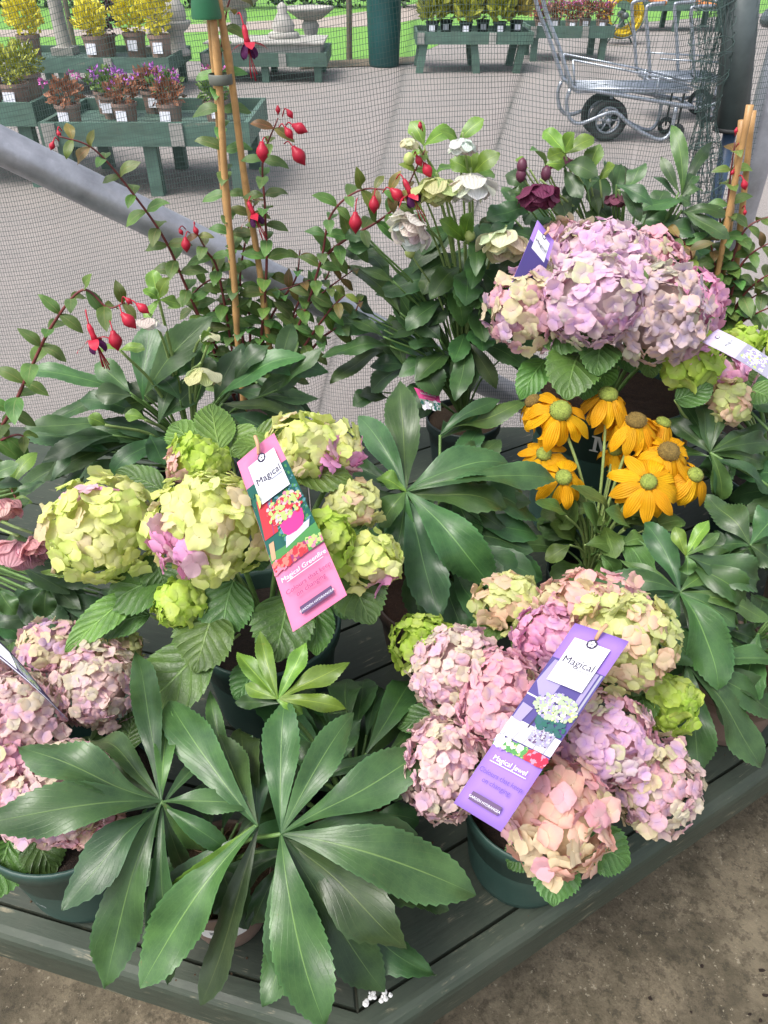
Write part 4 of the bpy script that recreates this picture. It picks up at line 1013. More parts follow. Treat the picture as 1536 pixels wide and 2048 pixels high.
# ---- lime and pink hydrangea in the tall green lettered pot
c = Vector((-.185, .83, TZ))
t = thing('potted_hydrangea', 'lime green hydrangea with pink flushes in a lettered green pot', 'potted plant', c)
pt_ = pot(t, c, .115, .088, .20, M_POTG); H = Hyd(t, c + Vector((0, 0, .165)))
ra = lambda z: .088 + .0235*z/.172
az = math.atan2(-.83, .185)
pot_letter(pt_, c, ra, az - .32, .115, .036, 'M', M_PRINT); pot_letter(pt_, c, ra, az + .05, .122, .020, 'agical', M_PRINTD); pot_letter(pt_, c, ra, az + .30, .088, .011, 'HYDRANGEA', M_PRINT)
hz(H, 206, 1062, .86, 104, 100, 'fire', 34, (Vector((-.2, .1, .9)).normalized(), .93, 'hot')); hz(H, 420, 1052, .905, 112, 98, 'fire', 35, (Vector((-.45, -.62, -.02)).normalized(), .80, 'hot')); hz(H, 392, 922, .93, 54, 44, 'lime', 25, (Vector((-.75, -.35, -.1)).normalized(), .55, 'peachpink'))
hz(H, 600, 895, .92, 74, 60, 'fire', 30, (Vector((.8, -.2, -.3)).normalized(), .75, 'hot')); hz(H, 672, 905, .90, 50, 52, 'fire', 28, (Vector((.8, -.3, -.4)).normalized(), .6, 'hot'))
hz(H, 662, 1092, .86, 42, 62, 'lime', 30); hz(H, 742, 1122, .83, 56, 50, 'fire', 28, (Vector((.3, -.6, -.5)).normalized(), .8, 'hot')); hz(H, 705, 1012, .86, 48, 46, 'greenpeach', 28); hz(H, 362, 1208, .80, 46, 46, 'lime', 24)
H.leaves([(358, 1150, .81, 210, 1212, .79, 122, (.8, .9, .85)), (468, 1160, .82, 446, 1280, .77, 112, (.85, .9, .9)), (428, 1225, .79, 388, 1345, .75, 120), (415, 1290, .75, 268, 1432, .71, 138, (1.1, 1.2, 1.1)), (580, 1190, .80, 552, 1325, .76, 122, (.75, .85, .75)), (630, 1200, .79, 632, 1312, .75, 70, (.9, 1, .8)), (700, 1140, .81, 748, 1248, .78, 108), (690, 1130, .81, 690, 1240, .77, 90, DRK),
 (650, 1090, .84, 742, 1062, .84, 88), (590, 940, .90, 706, 958, .89, 84, MID), (440, 900, .92, 424, 806, .95, 78, MID), (395, 915, .91, 345, 845, .93, 80, MID), (545, 885, .93, 462, 910, .93, 52, MID), (505, 885, .93, 600, 838, .95, 40, MID), (330, 985, .89, 232, 946, .90, 60), (235, 1130, .83, 85, 1148, .82, 30, MID), (270, 1190, .79, 132, 1305, .76, 66, MID), (300, 1230, .77, 190, 1270, .75, 70), (690, 1010, .86, 730, 985, .87, 64, DRK), (350, 1000, .88, 300, 1000, .88, 70, DRK), (470, 1130, .84, 545, 1120, .84, 70, DRK), (455, 870, .92, 520, 905, .91, 76, MID), (520, 1330, .72, 470, 1400, .70, 70, DRK), (310, 1120, .83, 330, 1180, .80, 80, DRK)], 'z')
H.finish()

# ---- hellebore in the middle of the bench
c = zt(860, 1192, TZ+.14); c.z = TZ
t = thing('potted_hellebore', 'flowerless dark hellebore in a brown pot beside the yellow coneflowers', 'potted plant', c)
pot(t, c, .093, .07, .145, plain('brown_plastic', (.075, .048, .038), .5, var=.12, scale=18), soilmat('bark_soil', (.03, .014, .010), (.15, .075, .045), 320), .012); soil = c + Vector((0, 0, .135))
hleaves(t, soil, [
 (812, 983, .82, [(800, 762, .90, 88, {'arch': .04, 'roll': 0}), (716, 832, .88, 72), (634, 880, .85, 60), (1018, 930, .83, 104, {'arch': .14, 'roll': .2}), (1112, 962, .80, 78, {'arch': .2}), (988, 1185, .72, 116, {'arch': .18}), (786, 1118, .74, 76, {'color': (1.1, 1.15, 1.1)}), (758, 1052, .78, 70, {'color': MID, 'arch': .25}), (752, 955, .84, 46, {'color': BRI})]),
 (905, 985, .78, [(1080, 1042, .74, 92, {'arch': .16}), (960, 1082, .73, 66, {'color': (1.15, 1.2, 1.1)}), (1062, 1005, .77, 66), (888, 1110, .72, 90, {'color': DRK}), (1000, 880, .82, 80), (965, 850, .83, 60, {'color': (.8, .85, .9)})]),
 (850, 1080, .70, [(872, 1275, .60, 92, {'arch': .12, 'color': (1.1, 1.2, 1.05), 'roll': .1}), (1085, 1160, .64, 96, {'color': (1.05, 1.2, 1.0), 'arch': .2}), (760, 1130, .68, 66)]),
 (880, 870, .84, [(1060, 803, .86, 56, {'color': MID}), (980, 822, .85, 52, {'color': DRK}), (1000, 800, .87, 40, {'color': DRK})]),
], 'z')
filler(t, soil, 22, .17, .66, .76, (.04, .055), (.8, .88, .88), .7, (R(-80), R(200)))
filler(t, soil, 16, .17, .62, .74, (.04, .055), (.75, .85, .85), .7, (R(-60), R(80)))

# ---- coneflowers
c = Vector((.375, 1.02, TZ))
t = thing('potted_coneflower', 'pot of golden yellow coneflowers with drooping petals', 'potted plant', c)
pot(t, c, .075, .058, .13, M_POTK); soil = c + Vector((0, 0, .11))
M_CONE = plain('green_cone', (.24, .30, .05), .7, var=.4, scale=400, bmp=.8, bscale=900); M_CONEB = plain('brown_cone', (.19, .125, .028), .8, var=.5, scale=400, bmp=1.0, bscale=900)
def cone_flower(x, y, Y, rpx, npet, brown, ax, droop=.5, dr=.27):
    p = yt(x, y, Y); k = mpp(p); r = rpx*k*1.26; A = Vector(ax).normalized()
    pts = smoothpath([soil, soil.lerp(p, .55) + Vector((soil.x-p.x, soil.y-p.y, 0))*.2, p - A*.008], 6)
    st = MB().tube(pts, .0026, 7).build('stem', M_STEMP, t, p, smooth=True)
    Q = A.to_track_quat('Z', 'Y').to_matrix(); d = r*dr
    m = MB().lathe((0, 0, 0), [(d*.5, -d*.35), (d*.98, -d*.1), (d, d*.15), (d*.86, d*.45), (d*.55, d*.66), (d*.3, d*.70), (d*.15, d*.62), (0, d*.6)], 18); m.v = [Q @ q + p for q in m.v]
    fl = m.build('flower', M_CONEB if brown else M_CONE, t, p, smooth=True)
    m = MB(); gg = random.Random(int(x))
    for i in range(110 if brown else 60):
        z = gg.uniform(.05, .62); rr = math.sqrt(max(0, 1 - (z/.72)**2)); a = gg.uniform(0, 6.28)
        q = Vector((math.cos(a)*rr*d, math.sin(a)*rr*d, z*d)); n = Vector((q.x, q.y, q.z*1.4)).normalized()
        q0 = Q @ q + p; m.add([q0 + Q @ (n.orthogonal()*d*.05), q0 - Q @ (n.orthogonal()*d*.05), q0 + Q @ (n*d*.13)], [(0, 1, 2)])
    m.build('disc_florets', M_CONEB, fl, p)['kind'] = 'stuff'
    X = A.orthogonal().normalized(); Yv = A.cross(X); a0 = lr.uniform(0, 6)
    npet += 2
    for i in range(npet):
        a = a0 + 6.2832*i/npet + lr.uniform(-.13, .13); rd = X*math.cos(a) + Yv*math.sin(a); dd = (droop + .18)*lr.uniform(.7, 1.35)
        T = p + (rd*math.cos(dd) - A*math.sin(dd))*r*lr.uniform(.92, 1.1)
        leaf(fl, p + rd*d*.8, T, r*lr.uniform(.31, .38), M_PETAL, 'r', arch=.15, fold=-.3, wav=.05, color=(lr.uniform(.80, .88), lr.uniform(.40, .48), .008), name='petal', N=10, M=6, tooth=0, ref=A, roll=lr.uniform(-.2, .2))
for e in ((1121, 822, 1.06, 66, 11, 0, (0, -.45, .8), .55), (1066, 803, 1.11, 50, 9, 1, (-.5, .1, .8), .7), (1216, 790, 1.12, 58, 12, 0, (0, -.1, 1), .6), (1272, 842, 1.08, 62, 12, 1, (-.1, -.2, 1), .62, .26), (1326, 846, 1.12, 52, 11, 0, (.3, .1, .9), .75, .24), (1240, 838, 1.13, 44, 10, 0, (0, -.1, 1), .5),
          (1088, 908, 1.05, 46, 9, 0, (-.2, -.4, .9), .3), (1127, 955, 1.0, 56, 9, 0, (0, -.5, .8), .5, .24), (1232, 900, 1.10, 44, 9, 0, (-.3, -.2, .9), .7), (1337, 904, 1.04, 64, 12, 1, (0, -.35, .9), .55, .27), (1297, 964, .99, 64, 13, 0, (-.1, -.6, .75), .3, .21), (1390, 950, 1.02, 60, 10, 0, (.25, -.4, .85), .75, .22)):
    cone_flower(*e)
for e in ((1130, 1060, 1150, 1000, 38), (1160, 1050, 1220, 1035, 40), (1170, 1090, 1225, 1090, 36), (1190, 1070, 1165, 1005, 36), (1210, 1090, 1160, 1110, 36), (1250, 1060, 1210, 1020, 36), (1240, 1090, 1290, 1075, 34), (1230, 1050, 1320, 1030, 44), (1150, 1085, 1100, 1050, 40), (1210, 1040, 1140, 975, 36), (1140, 1090, 1090, 1120, 34), (1270, 1090, 1340, 1100, 36), (1200, 1110, 1230, 1150, 36), (1130, 1030, 1070, 1005, 34), (1290, 1060, 1370, 1045, 40), (1180, 1020, 1120, 1020, 40), (1300, 1090, 1250, 1120, 34)):
    B = yt(e[0], e[1], 1.0 + lr.uniform(-.06, .04)); T = yt(e[2], e[3], B.y + lr.uniform(-.05, .03)); st = stalk(t, soil, B, .002, M_STEMP)
    leaf(st, B, T, e[4]*1.1*mpp(B), M_RUDL, 'b', color=tint(), tooth=.02, arch=.15, roll=lr.uniform(-.3, .3))

filler(t, soil, 22, .13, .60, .72, (.035, .045), (.85, .95, .9), .4, (0, 6.283), M_RUDL, 'b')
# ---- big lilac hydrangea in the large lettered pot
c = Vector((.455, 1.33, TZ)); PH = .35
t = thing('potted_hydrangea', 'big lilac mophead hydrangea in a large green pot behind the coneflowers', 'potted plant', c)
pt_ = pot(t, c, .158, .12, PH, M_POTG, soilmat('bark_compost', (.02, .011, .008), (.16, .085, .045), 300), .035); H = Hyd(t, c + Vector((0, 0, .31)))
pot_letter(pt_, c, lambda z: .12 + .0327*z/(PH-.028), math.atan2(-1.33, -.455) + .02, .275, .05, 'M', M_PRINT)
for a in ((1200, 512, 1.36, 92, 62, 'lilac', 24), (1128, 500, 1.42, 56, 52, 'creampink', 22), (1292, 530, 1.38, 68, 60, 'pink', 24), (1060, 622, 1.22, 80, 76, 'creampink', 27), (1186, 602, 1.17, 88, 88, 'lilac', 27), (1312, 632, 1.18, 92, 90, 'dusty', 25), (1388, 622, 1.26, 46, 72, 'rose', 24), (1250, 560, 1.30, 70, 50, 'lilac', 24)): hy(H, *a)
H.leaves([(1075, 655, 1.20, 1172, 702, 1.14, 82), (1205, 680, 1.18, 1196, 752, 1.10, 82), (1160, 708, 1.17, 1135, 800, 1.07, 108, (.95, 1.05, .9)), (1090, 720, 1.2, 1040, 800, 1.13, 60, (.9, 1, .8)), (1180, 760, 1.18, 1168, 800, 1.12, 56, (.9, 1, .8)), (1300, 700, 1.2, 1304, 758, 1.14, 46), (1250, 690, 1.22, 1262, 745, 1.15, 60, DRK), (1200, 735, 1.2, 1215, 775, 1.15, 50, (1.2, 1.2, .8)), (1240, 545, 1.2, 1300, 555, 1.16, 40, MID), (1225, 530, 1.22, 1255, 560, 1.17, 34, MID), (1290, 690, 1.25, 1330, 745, 1.18, 60, DRK)], 'y')
H.finish()

# ---- small lime and pink hydrangea by the fuchsia
c = Vector((.80, 1.28, TZ))
t = thing('potted_hydrangea', 'small hydrangea with lime and pink heads beside the fuchsia', 'potted plant', c)
pot(t, c, .10, .08, .17, M_POTG); H = Hyd(t, c + Vector((0, 0, .14)))
hy(H, 1378, 728, 1.18, 56, 52, 'lime', 30, (Vector((-.1, -.5, .6)).normalized(), .82, 'hot')); hy(H, 1450, 752, 1.22, 52, 42, 'creampink', 24, (Vector((-.2, -.6, .3)).normalized(), .3, 'rose')); hy(H, 1488, 682, 1.28, 36, 28, 'lime', 22); hy(H, 1562, 700, 1.25, 40, 36, 'lime', 22); hy(H, 1460, 805, 1.15, 36, 40, 'greenpeach', 22)
H.leaves([(1350, 800, 1.13, 1425, 770, 1.13, 66, DRK), (1480, 760, 1.2, 1520, 740, 1.18, 60, DRK), (1430, 720, 1.25, 1470, 690, 1.24, 60, DRK), (1500, 780, 1.15, 1545, 800, 1.12, 60)], 'y')
H.finish()

# ---- two hellebores on the bench by the right-hand edge
c = Vector((.565, .80, TZ))
t = thing('potted_hellebore', 'broad hellebore in a terracotta-brown pot by the bench edge below the coneflowers', 'potted plant', c)
pot(t, c, .088, .066, .14, M_POTB, M_COIR); soil = c + Vector((0, 0, .12))
hleaves(t, soil, [
 (1360, 1185, .76, [(1172, 1168, .76, 62, {'arch': .18}), (1436, 1378, .68, 118, {'arch': .16, 'roll': .15, 'color': (1.1, 1.2, 1.05)}), (1288, 1045, .80, 66, {'color': DRK}), (1238, 1118, .78, 28, {'color': MID}), (1432, 1138, .77, 44, {'color': MID}), (1470, 1252, .72, 58), (1545, 1238, .72, 58, {'color': MID}), (1395, 1332, .70, 84, {'b': (1290, 1240, .74)}), (1318, 1240, .72, 66, {'color': DRK})]),
 (1372, 1325, .69, [(1398, 1548, .60, 88, {'kind': 'b', 'roll': 0}), (1518, 1535, .59, 100, {'kind': 'b', 'roll': .1}), (1556, 1425, .62, 84, {'color': (.9, 1, .95)}), (1570, 1330, .66, 72)]),
 (1372, 1112, .80, [(1522, 1160, .76, 100, {'roll': .1, 'arch': .08}), (1350, 1052, .83, 36, {'color': BRI}), (1418, 1040, .84, 36, {'color': BRI}), (1440, 1065, .83, 30, {'color': MID}), (1375, 1150, .78, 40, {'color': MID})]),
 (1440, 1250, .68, [(1480, 1290, .65, 66, {'color': MID}), (1540, 1290, .66, 66), (1450, 1370, .63, 60, {'color': DRK})]),
], 'z')
filler(t, soil, 18, .16, .62, .72, (.04, .055), (.85, .95, .9), .8)
c = Vector((.80, 1.02, TZ))
t = thing('potted_hellebore', 'glossy dark hellebore between coneflowers and the small lime hydrangea', 'potted plant', c)
pot(t, c, .088, .066, .14, M_POTB, M_COIR); soil = c + Vector((0, 0, .12))
hleaves(t, soil, [
 (1420, 905, .79, [(1447, 772, .85, 62, {'roll': .1}), (1402, 800, .85, 50, {'roll': -.3}), (1338, 842, .81, 48), (1358, 800, .83, 46, {'color': (.8, .9, .95)}), (1425, 958, .72, 84, {'b': (1455, 880, .79), 'kind': 'b', 'arch': .25, 'color': (1.1, 1.15, 1.2)}), (1545, 885, .78, 52), (1540, 845, .80, 46), (1440, 1000, .70, 50, {'color': MID}), (1545, 925, .75, 50)]),
 (1480, 800, .84, [(1545, 755, .86, 70), (1470, 745, .87, 60), (1560, 820, .84, 50)]),
 (1500, 1090, .74, [(1412, 992, .77, 84, {'arch': .12}), (1560, 1010, .76, 80), (1545, 1120, .72, 66), (1440, 1090, .72, 60, {'color': DRK})]),
], 'z')
filler(t, soil, 26, .19, .62, .78, (.045, .06), (.75, .85, .85), .7)

# ---- white-flowered hellebore at the back
c = Vector((.19, 1.555, TZ))
t = thing('potted_hellebore', 'tall hellebore with double white and cream flowers against the netting', 'potted plant', c)
pot(t, c, .088, .066, .14, M_POTK, M_COIR, .01); soil = c + Vector((0, 0, .13))
yleaves(t, soil, 1.5, [(800, 625, 694, 532, 58, MID), (776, 520, 682, 506, 42), (807, 563, 912, 458, 56), (866, 540, 846, 590, 44, MID), (870, 712, 790, 575, 72), (810, 735, 780, 630, 54, MID), (768, 660, 655, 650, 62), (780, 692, 645, 715, 54), (748, 630, 705, 590, 46), (905, 545, 925, 655, 58, MID), (875, 620, 926, 495, 50), (952, 535, 1024, 615, 68), (1000, 552, 1082, 522, 42, MID), (897, 705, 985, 605, 74), (932, 680, 1058, 742, 54), (834, 710, 878, 792, 74), (818, 728, 740, 785, 62), (768, 785, 705, 812, 52), (905, 790, 930, 685, 40), (850, 620, 880, 520, 60, DRK), (820, 650, 860, 560, 60, DRK), (900, 640, 950, 560, 66, DRK), (780, 560, 740, 500, 50), (740, 480, 690, 470, 40), (960, 620, 1010, 640, 60, DRK), (860, 760, 820, 820, 60, DRK), (880, 680, 830, 640, 60, DRK), (900, 590, 860, 470, 48), (940, 560, 990, 500, 46), (980, 470, 1010, 420, 44, DRK), (790, 470, 850, 430, 44, DRK)])
bracts(t, soil, 1.45, ((848, 292, 820, 243, 28), (850, 287, 908, 262, 28), (918, 285, 968, 238, 26), (918, 285, 878, 262, 22), (945, 348, 1000, 305, 30), (945, 345, 938, 296, 26), (940, 348, 900, 318, 30), (928, 485, 946, 425, 30), (926, 490, 978, 506, 26), (925, 495, 878, 440, 30), (850, 300, 808, 330, 26), (870, 350, 905, 330, 22), (845, 420, 815, 400, 24), (938, 360, 990, 350, 24)), BRI)
filler(t, soil, 22, .2, .72, .98, (.04, .06), (.85, .95, .85), .5, (R(-170), R(10)))
filler(t, soil, 18, .17, .93, 1.06, (.032, .048), (1.0, 1.1, .95), .5, (R(-175), R(15)))
WH = (.84, .84, .78); CR = (.78, .76, .52); GC = (.62, .66, .30)
for x, y, r, col, fc in ((941, 366, 40, WH, (0, -.35, -.9)), (925, 296, 24, WH, (0, -.3, -.9)), (872, 375, 36, GC, (0, -.4, -.9)), (832, 458, 38, WH, (-.45, -.5, -.55)), (1012, 480, 42, CR, (-.1, -.5, -.7)), (822, 296, 16, CR, (-.2, -.2, -.9))):
    p = yt(x, y-20, 1.40); hflower(t, soil, p, r*1.7*mpp(p), col, fc)
for x, y in ((818, 318), (940, 472), (820, 505)):
    p = yt(x, y, 1.43); stalk(t, soil, p, .002, M_STEMP, 'flower_stalk')
    MB().tube([p + Vector((0, 0, .011)), p + Vector((0, 0, .007)), p, p - Vector((0, 0, .007)), p - Vector((0, 0, .011))], [.002, .008, .0105, .008, .001], 10).build('bud', plain('bud_green', (.42, .5, .16), .5), t, p, smooth=True)

# ---- purple hellebore
c = Vector((.52, 1.62, TZ))
t = thing('potted_hellebore', 'hellebore with a double plum-purple flower behind the lilac hydrangea', 'potted plant', c)
pot(t, c, .08, .062, .14, M_POTK, M_COIR); soil = c + Vector((0, 0, .12))
yleaves(t, soil, 1.52, [(1128, 330, 1196, 352, 48), (1233, 385, 1208, 318, 42), (1248, 385, 1285, 328, 44), (1270, 428, 1360, 400, 72), (1263, 455, 1340, 472, 52), (1318, 448, 1395, 472, 48), (1363, 420, 1460, 478, 42), (1363, 422, 1425, 480, 30), (1363, 390, 1342, 252, 36, MID), (1358, 385, 1322, 312, 26), (1364, 388, 1392, 350, 34), (1355, 395, 1382, 408, 36), (1233, 370, 1305, 412, 42), (1058, 415, 973, 442, 62, DRK), (1068, 430, 1003, 378, 52), (1138, 440, 1143, 368, 52, DRK), (1220, 450, 1180, 390, 50), (1190, 440, 1240, 420, 56), (1060, 380, 1010, 350, 40), (1100, 420, 1050, 450, 60, DRK), (1160, 460, 1100, 470, 60, DRK), (1240, 470, 1300, 500, 60, DRK), (1300, 470, 1360, 500, 54, DRK), (1180, 380, 1160, 330, 44, DRK), (1200, 420, 1200, 350, 50, DRK), (1290, 440, 1330, 380, 50), (1330, 490, 1400, 520, 46, DRK), (1030, 440, 980, 480, 50, DRK), (1080, 470, 1020, 500, 56, DRK)])
bracts(t, soil, 1.5, ((1130, 308, 1086, 264, 30, BRI), (1133, 310, 1188, 274, 30, BRI), (1132, 308, 1095, 318, 26, BRI), (1132, 310, 1150, 265, 26, BRI), (1178, 348, 1200, 288, 32, (2.2, 1.7, 1.1)), (1090, 330, 1060, 300, 26, MID), (1060, 340, 1030, 320, 24, BRI), (1090, 335, 1130, 330, 26, BRI), (1200, 360, 1230, 330, 26, BRI)), BRI)
filler(t, soil, 16, .2, .85, 1.0, (.04, .055), (.8, .9, .85), .4, (R(-180), R(0)))
PU = (.20, .045, .10)
p = yt(1080, 368, 1.44); hflower(t, soil, p, 60*mpp(p), PU, (0, -.4, -.8))
p = yt(1120, 312, 1.52); hflower(t, soil, p, 30*mpp(p), (.24, .09, .13), (.2, -.2, -.9)); p = yt(1235, 388, 1.5); hflower(t, soil, p, 32*mpp(p), (.26, .10, .14), (-.1, -.3, -.9))
M_PBUD = plain('plum_bud', (.12, .03, .06), .45)
for x, y in ((1044, 332), (1042, 350), (1092, 347)):
    p = yt(x, y, 1.46); stalk(t, soil, p, .0018, M_STEMP, 'flower_stalk')
    MB().tube([p + Vector((0, 0, .014)), p + Vector((0, 0, .008)), p, p - Vector((0, 0, .008)), p - Vector((0, 0, .014))], [.002, .008, .010, .008, .001], 10).build('bud', M_PBUD, t, p, smooth=True)

# ---- hellebore below the fuchsia
c = Vector((-.40, 1.32, TZ))
t = thing('potted_hellebore', 'spreading hellebore with a single white flower under the fuchsia', 'potted plant', c)
pot(t, c, .09, .068, .14, M_POTK, M_COIR); soil = c + Vector((0, 0, .12))
yleaves(t, soil, 1.27, [(290, 790, 425, 632, 80), (440, 795, 612, 712, 64, (1.1, 1.2, 1)), (500, 745, 658, 745, 52), (465, 780, 622, 845, 62), (320, 840, 412, 750, 62), (340, 762, 442, 728, 52), (250, 785, 55, 742, 58), (260, 785, 190, 728, 60), (230, 852, 48, 858, 58), (250, 882, 52, 876, 78), (350, 870, 165, 858, 62), (340, 890, 190, 905, 62, DRK), (200, 920, 15, 1005, 48), (300, 930, 150, 960, 50), (560, 770, 588, 645, 50), (420, 830, 500, 870, 66, DRK), (380, 850, 470, 850, 66, DRK), (520, 790, 640, 800, 56), (280, 830, 160, 800, 60, DRK), (360, 800, 300, 740, 56, DRK), (430, 800, 480, 700, 56, DRK), (460, 830, 560, 880, 60, DRK), (300, 870, 330, 930, 60, DRK), (230, 900, 100, 930, 56, DRK), (400, 760, 380, 690, 46), (470, 760, 540, 690, 54, DRK), (320, 800, 220, 820, 60, MID), (540, 830, 600, 870, 50, DRK), (220, 870, 120, 985, 50)])
bracts(t, soil, 1.2, ((318, 600, 305, 540, 26), (320, 605, 338, 555, 24), (315, 600, 285, 580, 22), (318, 610, 290, 640, 20), (415, 690, 408, 660, 20), (320, 600, 360, 610, 22), (240, 700, 200, 705, 22), (240, 710, 290, 700, 22), (210, 850, 175, 835, 24), (290, 840, 250, 830, 26)), BRI, .04, .003)
p = yt(298, 635, 1.17); hflower(t, soil, p, 44*mpp(p), WH, (-.05, -.35, -.9), ((5, 1, 58), (4, .9, 45)))
p = yt(402, 735, 1.16); hflower(t, soil, p, 52*mpp(p), (.66, .70, .38), (0, -.4, -.8), ((5, 1, 50), (4, .9, 35)))
p = yt(420, 665, 1.2); hflower(t, soil, p, 30*mpp(p), (.70, .72, .50), (0, -.4, -.8), ((5, 1, 50),))

# ---- pink double hellebore at the bench end
c = Vector((-.80, 1.0, TZ))
t = thing('potted_hellebore', 'hellebore with double shell-pink flowers at the end of the bench', 'potted plant', c)
pot(t, c, .085, .065, .14, M_POTK, M_COIR); soil = c + Vector((0, 0, .12))
PK = (.78, .44, .48)
for x, y, r, fc in ((70, 1075, 44, (.5, -.5, -.4)), (38, 1082, 52, (-.2, -.5, -.8)), (-5, 1000, 44, (.3, -.5, -.8))):
    p = yt(x, y, .83); hflower(t, soil, p, r*1.3*mpp(p), PK, fc)
yleaves(t, soil, .86, [(20, 980, 75, 905, 40, BRI), (10, 1040, 60, 1000, 40, MID), (0, 1090, 60, 1090, 40, MID), (-20, 960, 40, 930, 40, MID), (0, 1180, 20, 1230, 60), (60, 1180, 180, 1200, 70, DRK), (20, 1200, 120, 1250, 70, DRK), (80, 1150, 210, 1160, 60, DRK), (-20, 1240, 60, 1290, 60, DRK), (100, 1200, 230, 1240, 60, DRK), (40, 1130, 160, 1120, 60, DRK), (120, 1230, 250, 1280, 60, DRK), (60, 1240, 170, 1300, 60, DRK), (0, 1270, 90, 1320, 60, DRK), (90, 1170, 60, 1230, 70, DRK), (170, 1200, 130, 1260, 70, DRK), (200, 1180, 280, 1220, 60, DRK)], .03)

# ---- fuchsias
def fux_leaf(st, B, d, L, col): leaf(st, B, B + d*L, L*.46, M_FUCL, 'f', arch=.16, fold=.25, wav=.05, color=col, name='leaf', N=8, M=4, tooth=.0)
def fuchsia(t, soil, Y, stems, g, step=.026):
    for pth, dy in stems:
        P = [yt(x, y, Y + dy*i/max(1, len(pth)-1)) for i, (x, y) in enumerate(pth)]
        sp = smoothpath(P, 8); n = len(sp)
        st = MB().tube(sp, [.0036 - .0024*i/(n-1) for i in range(n)], 6).build('stem', M_RSTEM, t, P[0], smooth=True)
        acc = 0; k = 0
        for i in range(1, n):
            d = sp[i] - sp[i-1]; acc += d.length
            if acc < step: continue
            acc = 0; k += 1; tt = d.normalized(); sd = tt.cross(Vector((math.cos(k*1.57), math.sin(k*1.57), .1))).normalized()
            for sg in (1, -1):
                dr = (sd*sg + tt*.35 - UP*g.uniform(.1, .7)).normalized(); u = i/n
                col = (1.15, 1.3, .95) if u < .75 else ((1.7, .75, .7) if g.random() < .45 else (1.5, 1.3, .8))
                fux_leaf(st, sp[i], dr, g.uniform(.042, .062)*(1.1 - .42*u), tuple(q*g.uniform(.8, 1.15) for q in col))
FRED = (.50, .025, .055)
def bud(t, x, y, Y, L, tilt=0, ped=(0, -30)):
    p = yt(x, y, Y); k = mpp(p); a = yt(x + ped[0], y + ped[1], Y + .02); L *= k; ax = Vector((math.sin(tilt), -.15, -math.cos(tilt))).normalized()
    m = MB().tube([p - ax*L*.5 + ax*L*q for q in (0, .12, .3, .5, .7, .88, 1.0)], [L*.1, L*.14, L*.27, L*.33, L*.25, L*.1, .0004], 12)
    m.tube(smoothpath([a, a.lerp(p - ax*L*.5, .5) + Vector((0, 0, .006)), p - ax*L*.45], 4), .0011, 5)
    m.build('bud', M_RED, t, p, smooth=True, color=FRED)
def fux_open(t, x, y, Y, s, tilt=0, ped=(0, -50)):
    p = yt(x, y, Y); k = mpp(p); L = s*k; ax = Vector((math.sin(tilt), -.2, -math.cos(tilt))).normalized(); a = yt(x + ped[0], y + ped[1], Y + .02)
    m = MB().tube([p - ax*L*.9, p - ax*L*.6, p - ax*L*.3, p], [L*.10, L*.17, L*.15, L*.2], 10); m.tube(smoothpath([a, a.lerp(p - ax*L*.9, .5) + Vector((0, 0, .008)), p - ax*L*.85], 4), .0012, 5)
    fl = m.build('flower', M_RED, t, p, smooth=True, color=FRED)
    X = ax.orthogonal().normalized(); Yv = ax.cross(X)
    for i in range(4):
        a_ = i*1.5708 + .5; rd = X*math.cos(a_) + Yv*math.sin(a_)
        leaf(fl, p + rd*L*.1 - ax*L*.05, p + rd*L*1.15 + ax*L*.45, L*.55, M_RED, 'f', arch=.12, fold=.1, wav=.03, color=FRED, name='sepal', N=8, M=4, tooth=0, ref=-ax)
    for i in range(4):
        a_ = i*1.5708 + 1.2; rd = X*math.cos(a_) + Yv*math.sin(a_)
        leaf(fl, p + rd*L*.05, p + rd*L*.42 + ax*L*.75, L*.46, M_PETAL, 'p', arch=.18, fold=.3, wav=.03, color=(.10, .015, .10), name='petal', N=7, M=4, tooth=0, ref=rd)
    m = MB()
    for i in range(5):
        a_ = i*1.26; rd = X*math.cos(a_) + Yv*math.sin(a_); m.tube([p, p + ax*L*.8 + rd*L*.08, p + ax*L*(1.5 + .15*(i % 3)) + rd*L*.2], [.0007, .0007, .0011], 5)
    m.build('stamens', M_RED, fl, p, smooth=True, color=FRED)
g6 = random.Random(21)
c = Vector((-.32, 1.60, TZ))
t = thing('potted_fuchsia', 'red fuchsia trained on a bamboo wigwam in front of the sloping pole', 'potted plant', c)
pot(t, c, .085, .066, .14, M_POTK); soil = c + Vector((0, 0, .11))
fuchsia(t, soil, 1.5, [([(470, 800), (375, 580), (330, 480), (268, 390), (190, 300), (118, 272)], -.1), ([(480, 800), (440, 560), (412, 500), (388, 455)], -.05), ([(510, 800), (532, 560), (530, 420), (526, 320), (556, 236)], -.04), ([(520, 800), (602, 640), (642, 520), (662, 430), (722, 380), (800, 384)], -.06), ([(520, 790), (570, 660), (640, 590), (706, 540)], .0), ([(500, 800), (465, 500), (448, 300), (440, 150), (452, 30), (470, -30)], 0), ([(495, 800), (500, 640), (480, 560), (500, 440), (512, 400)], .02), ([(540, 800), (610, 690), (660, 620), (690, 590)], -.03), ([(500, 780), (540, 640), (590, 560), (600, 500)], .02), ([(640, 520), (690, 480), (760, 440), (800, 400), (850, 300)], -.08), ([(470, 790), (400, 640), (380, 600), (420, 560), (470, 560)], .02), ([(560, 780), (640, 680), (700, 640), (720, 600)], .0), ([(480, 780), (420, 660), (455, 600), (560, 580), (620, 560)], .0), ([(500, 790), (560, 700), (600, 600), (650, 560), (670, 500)], .02)], g6)
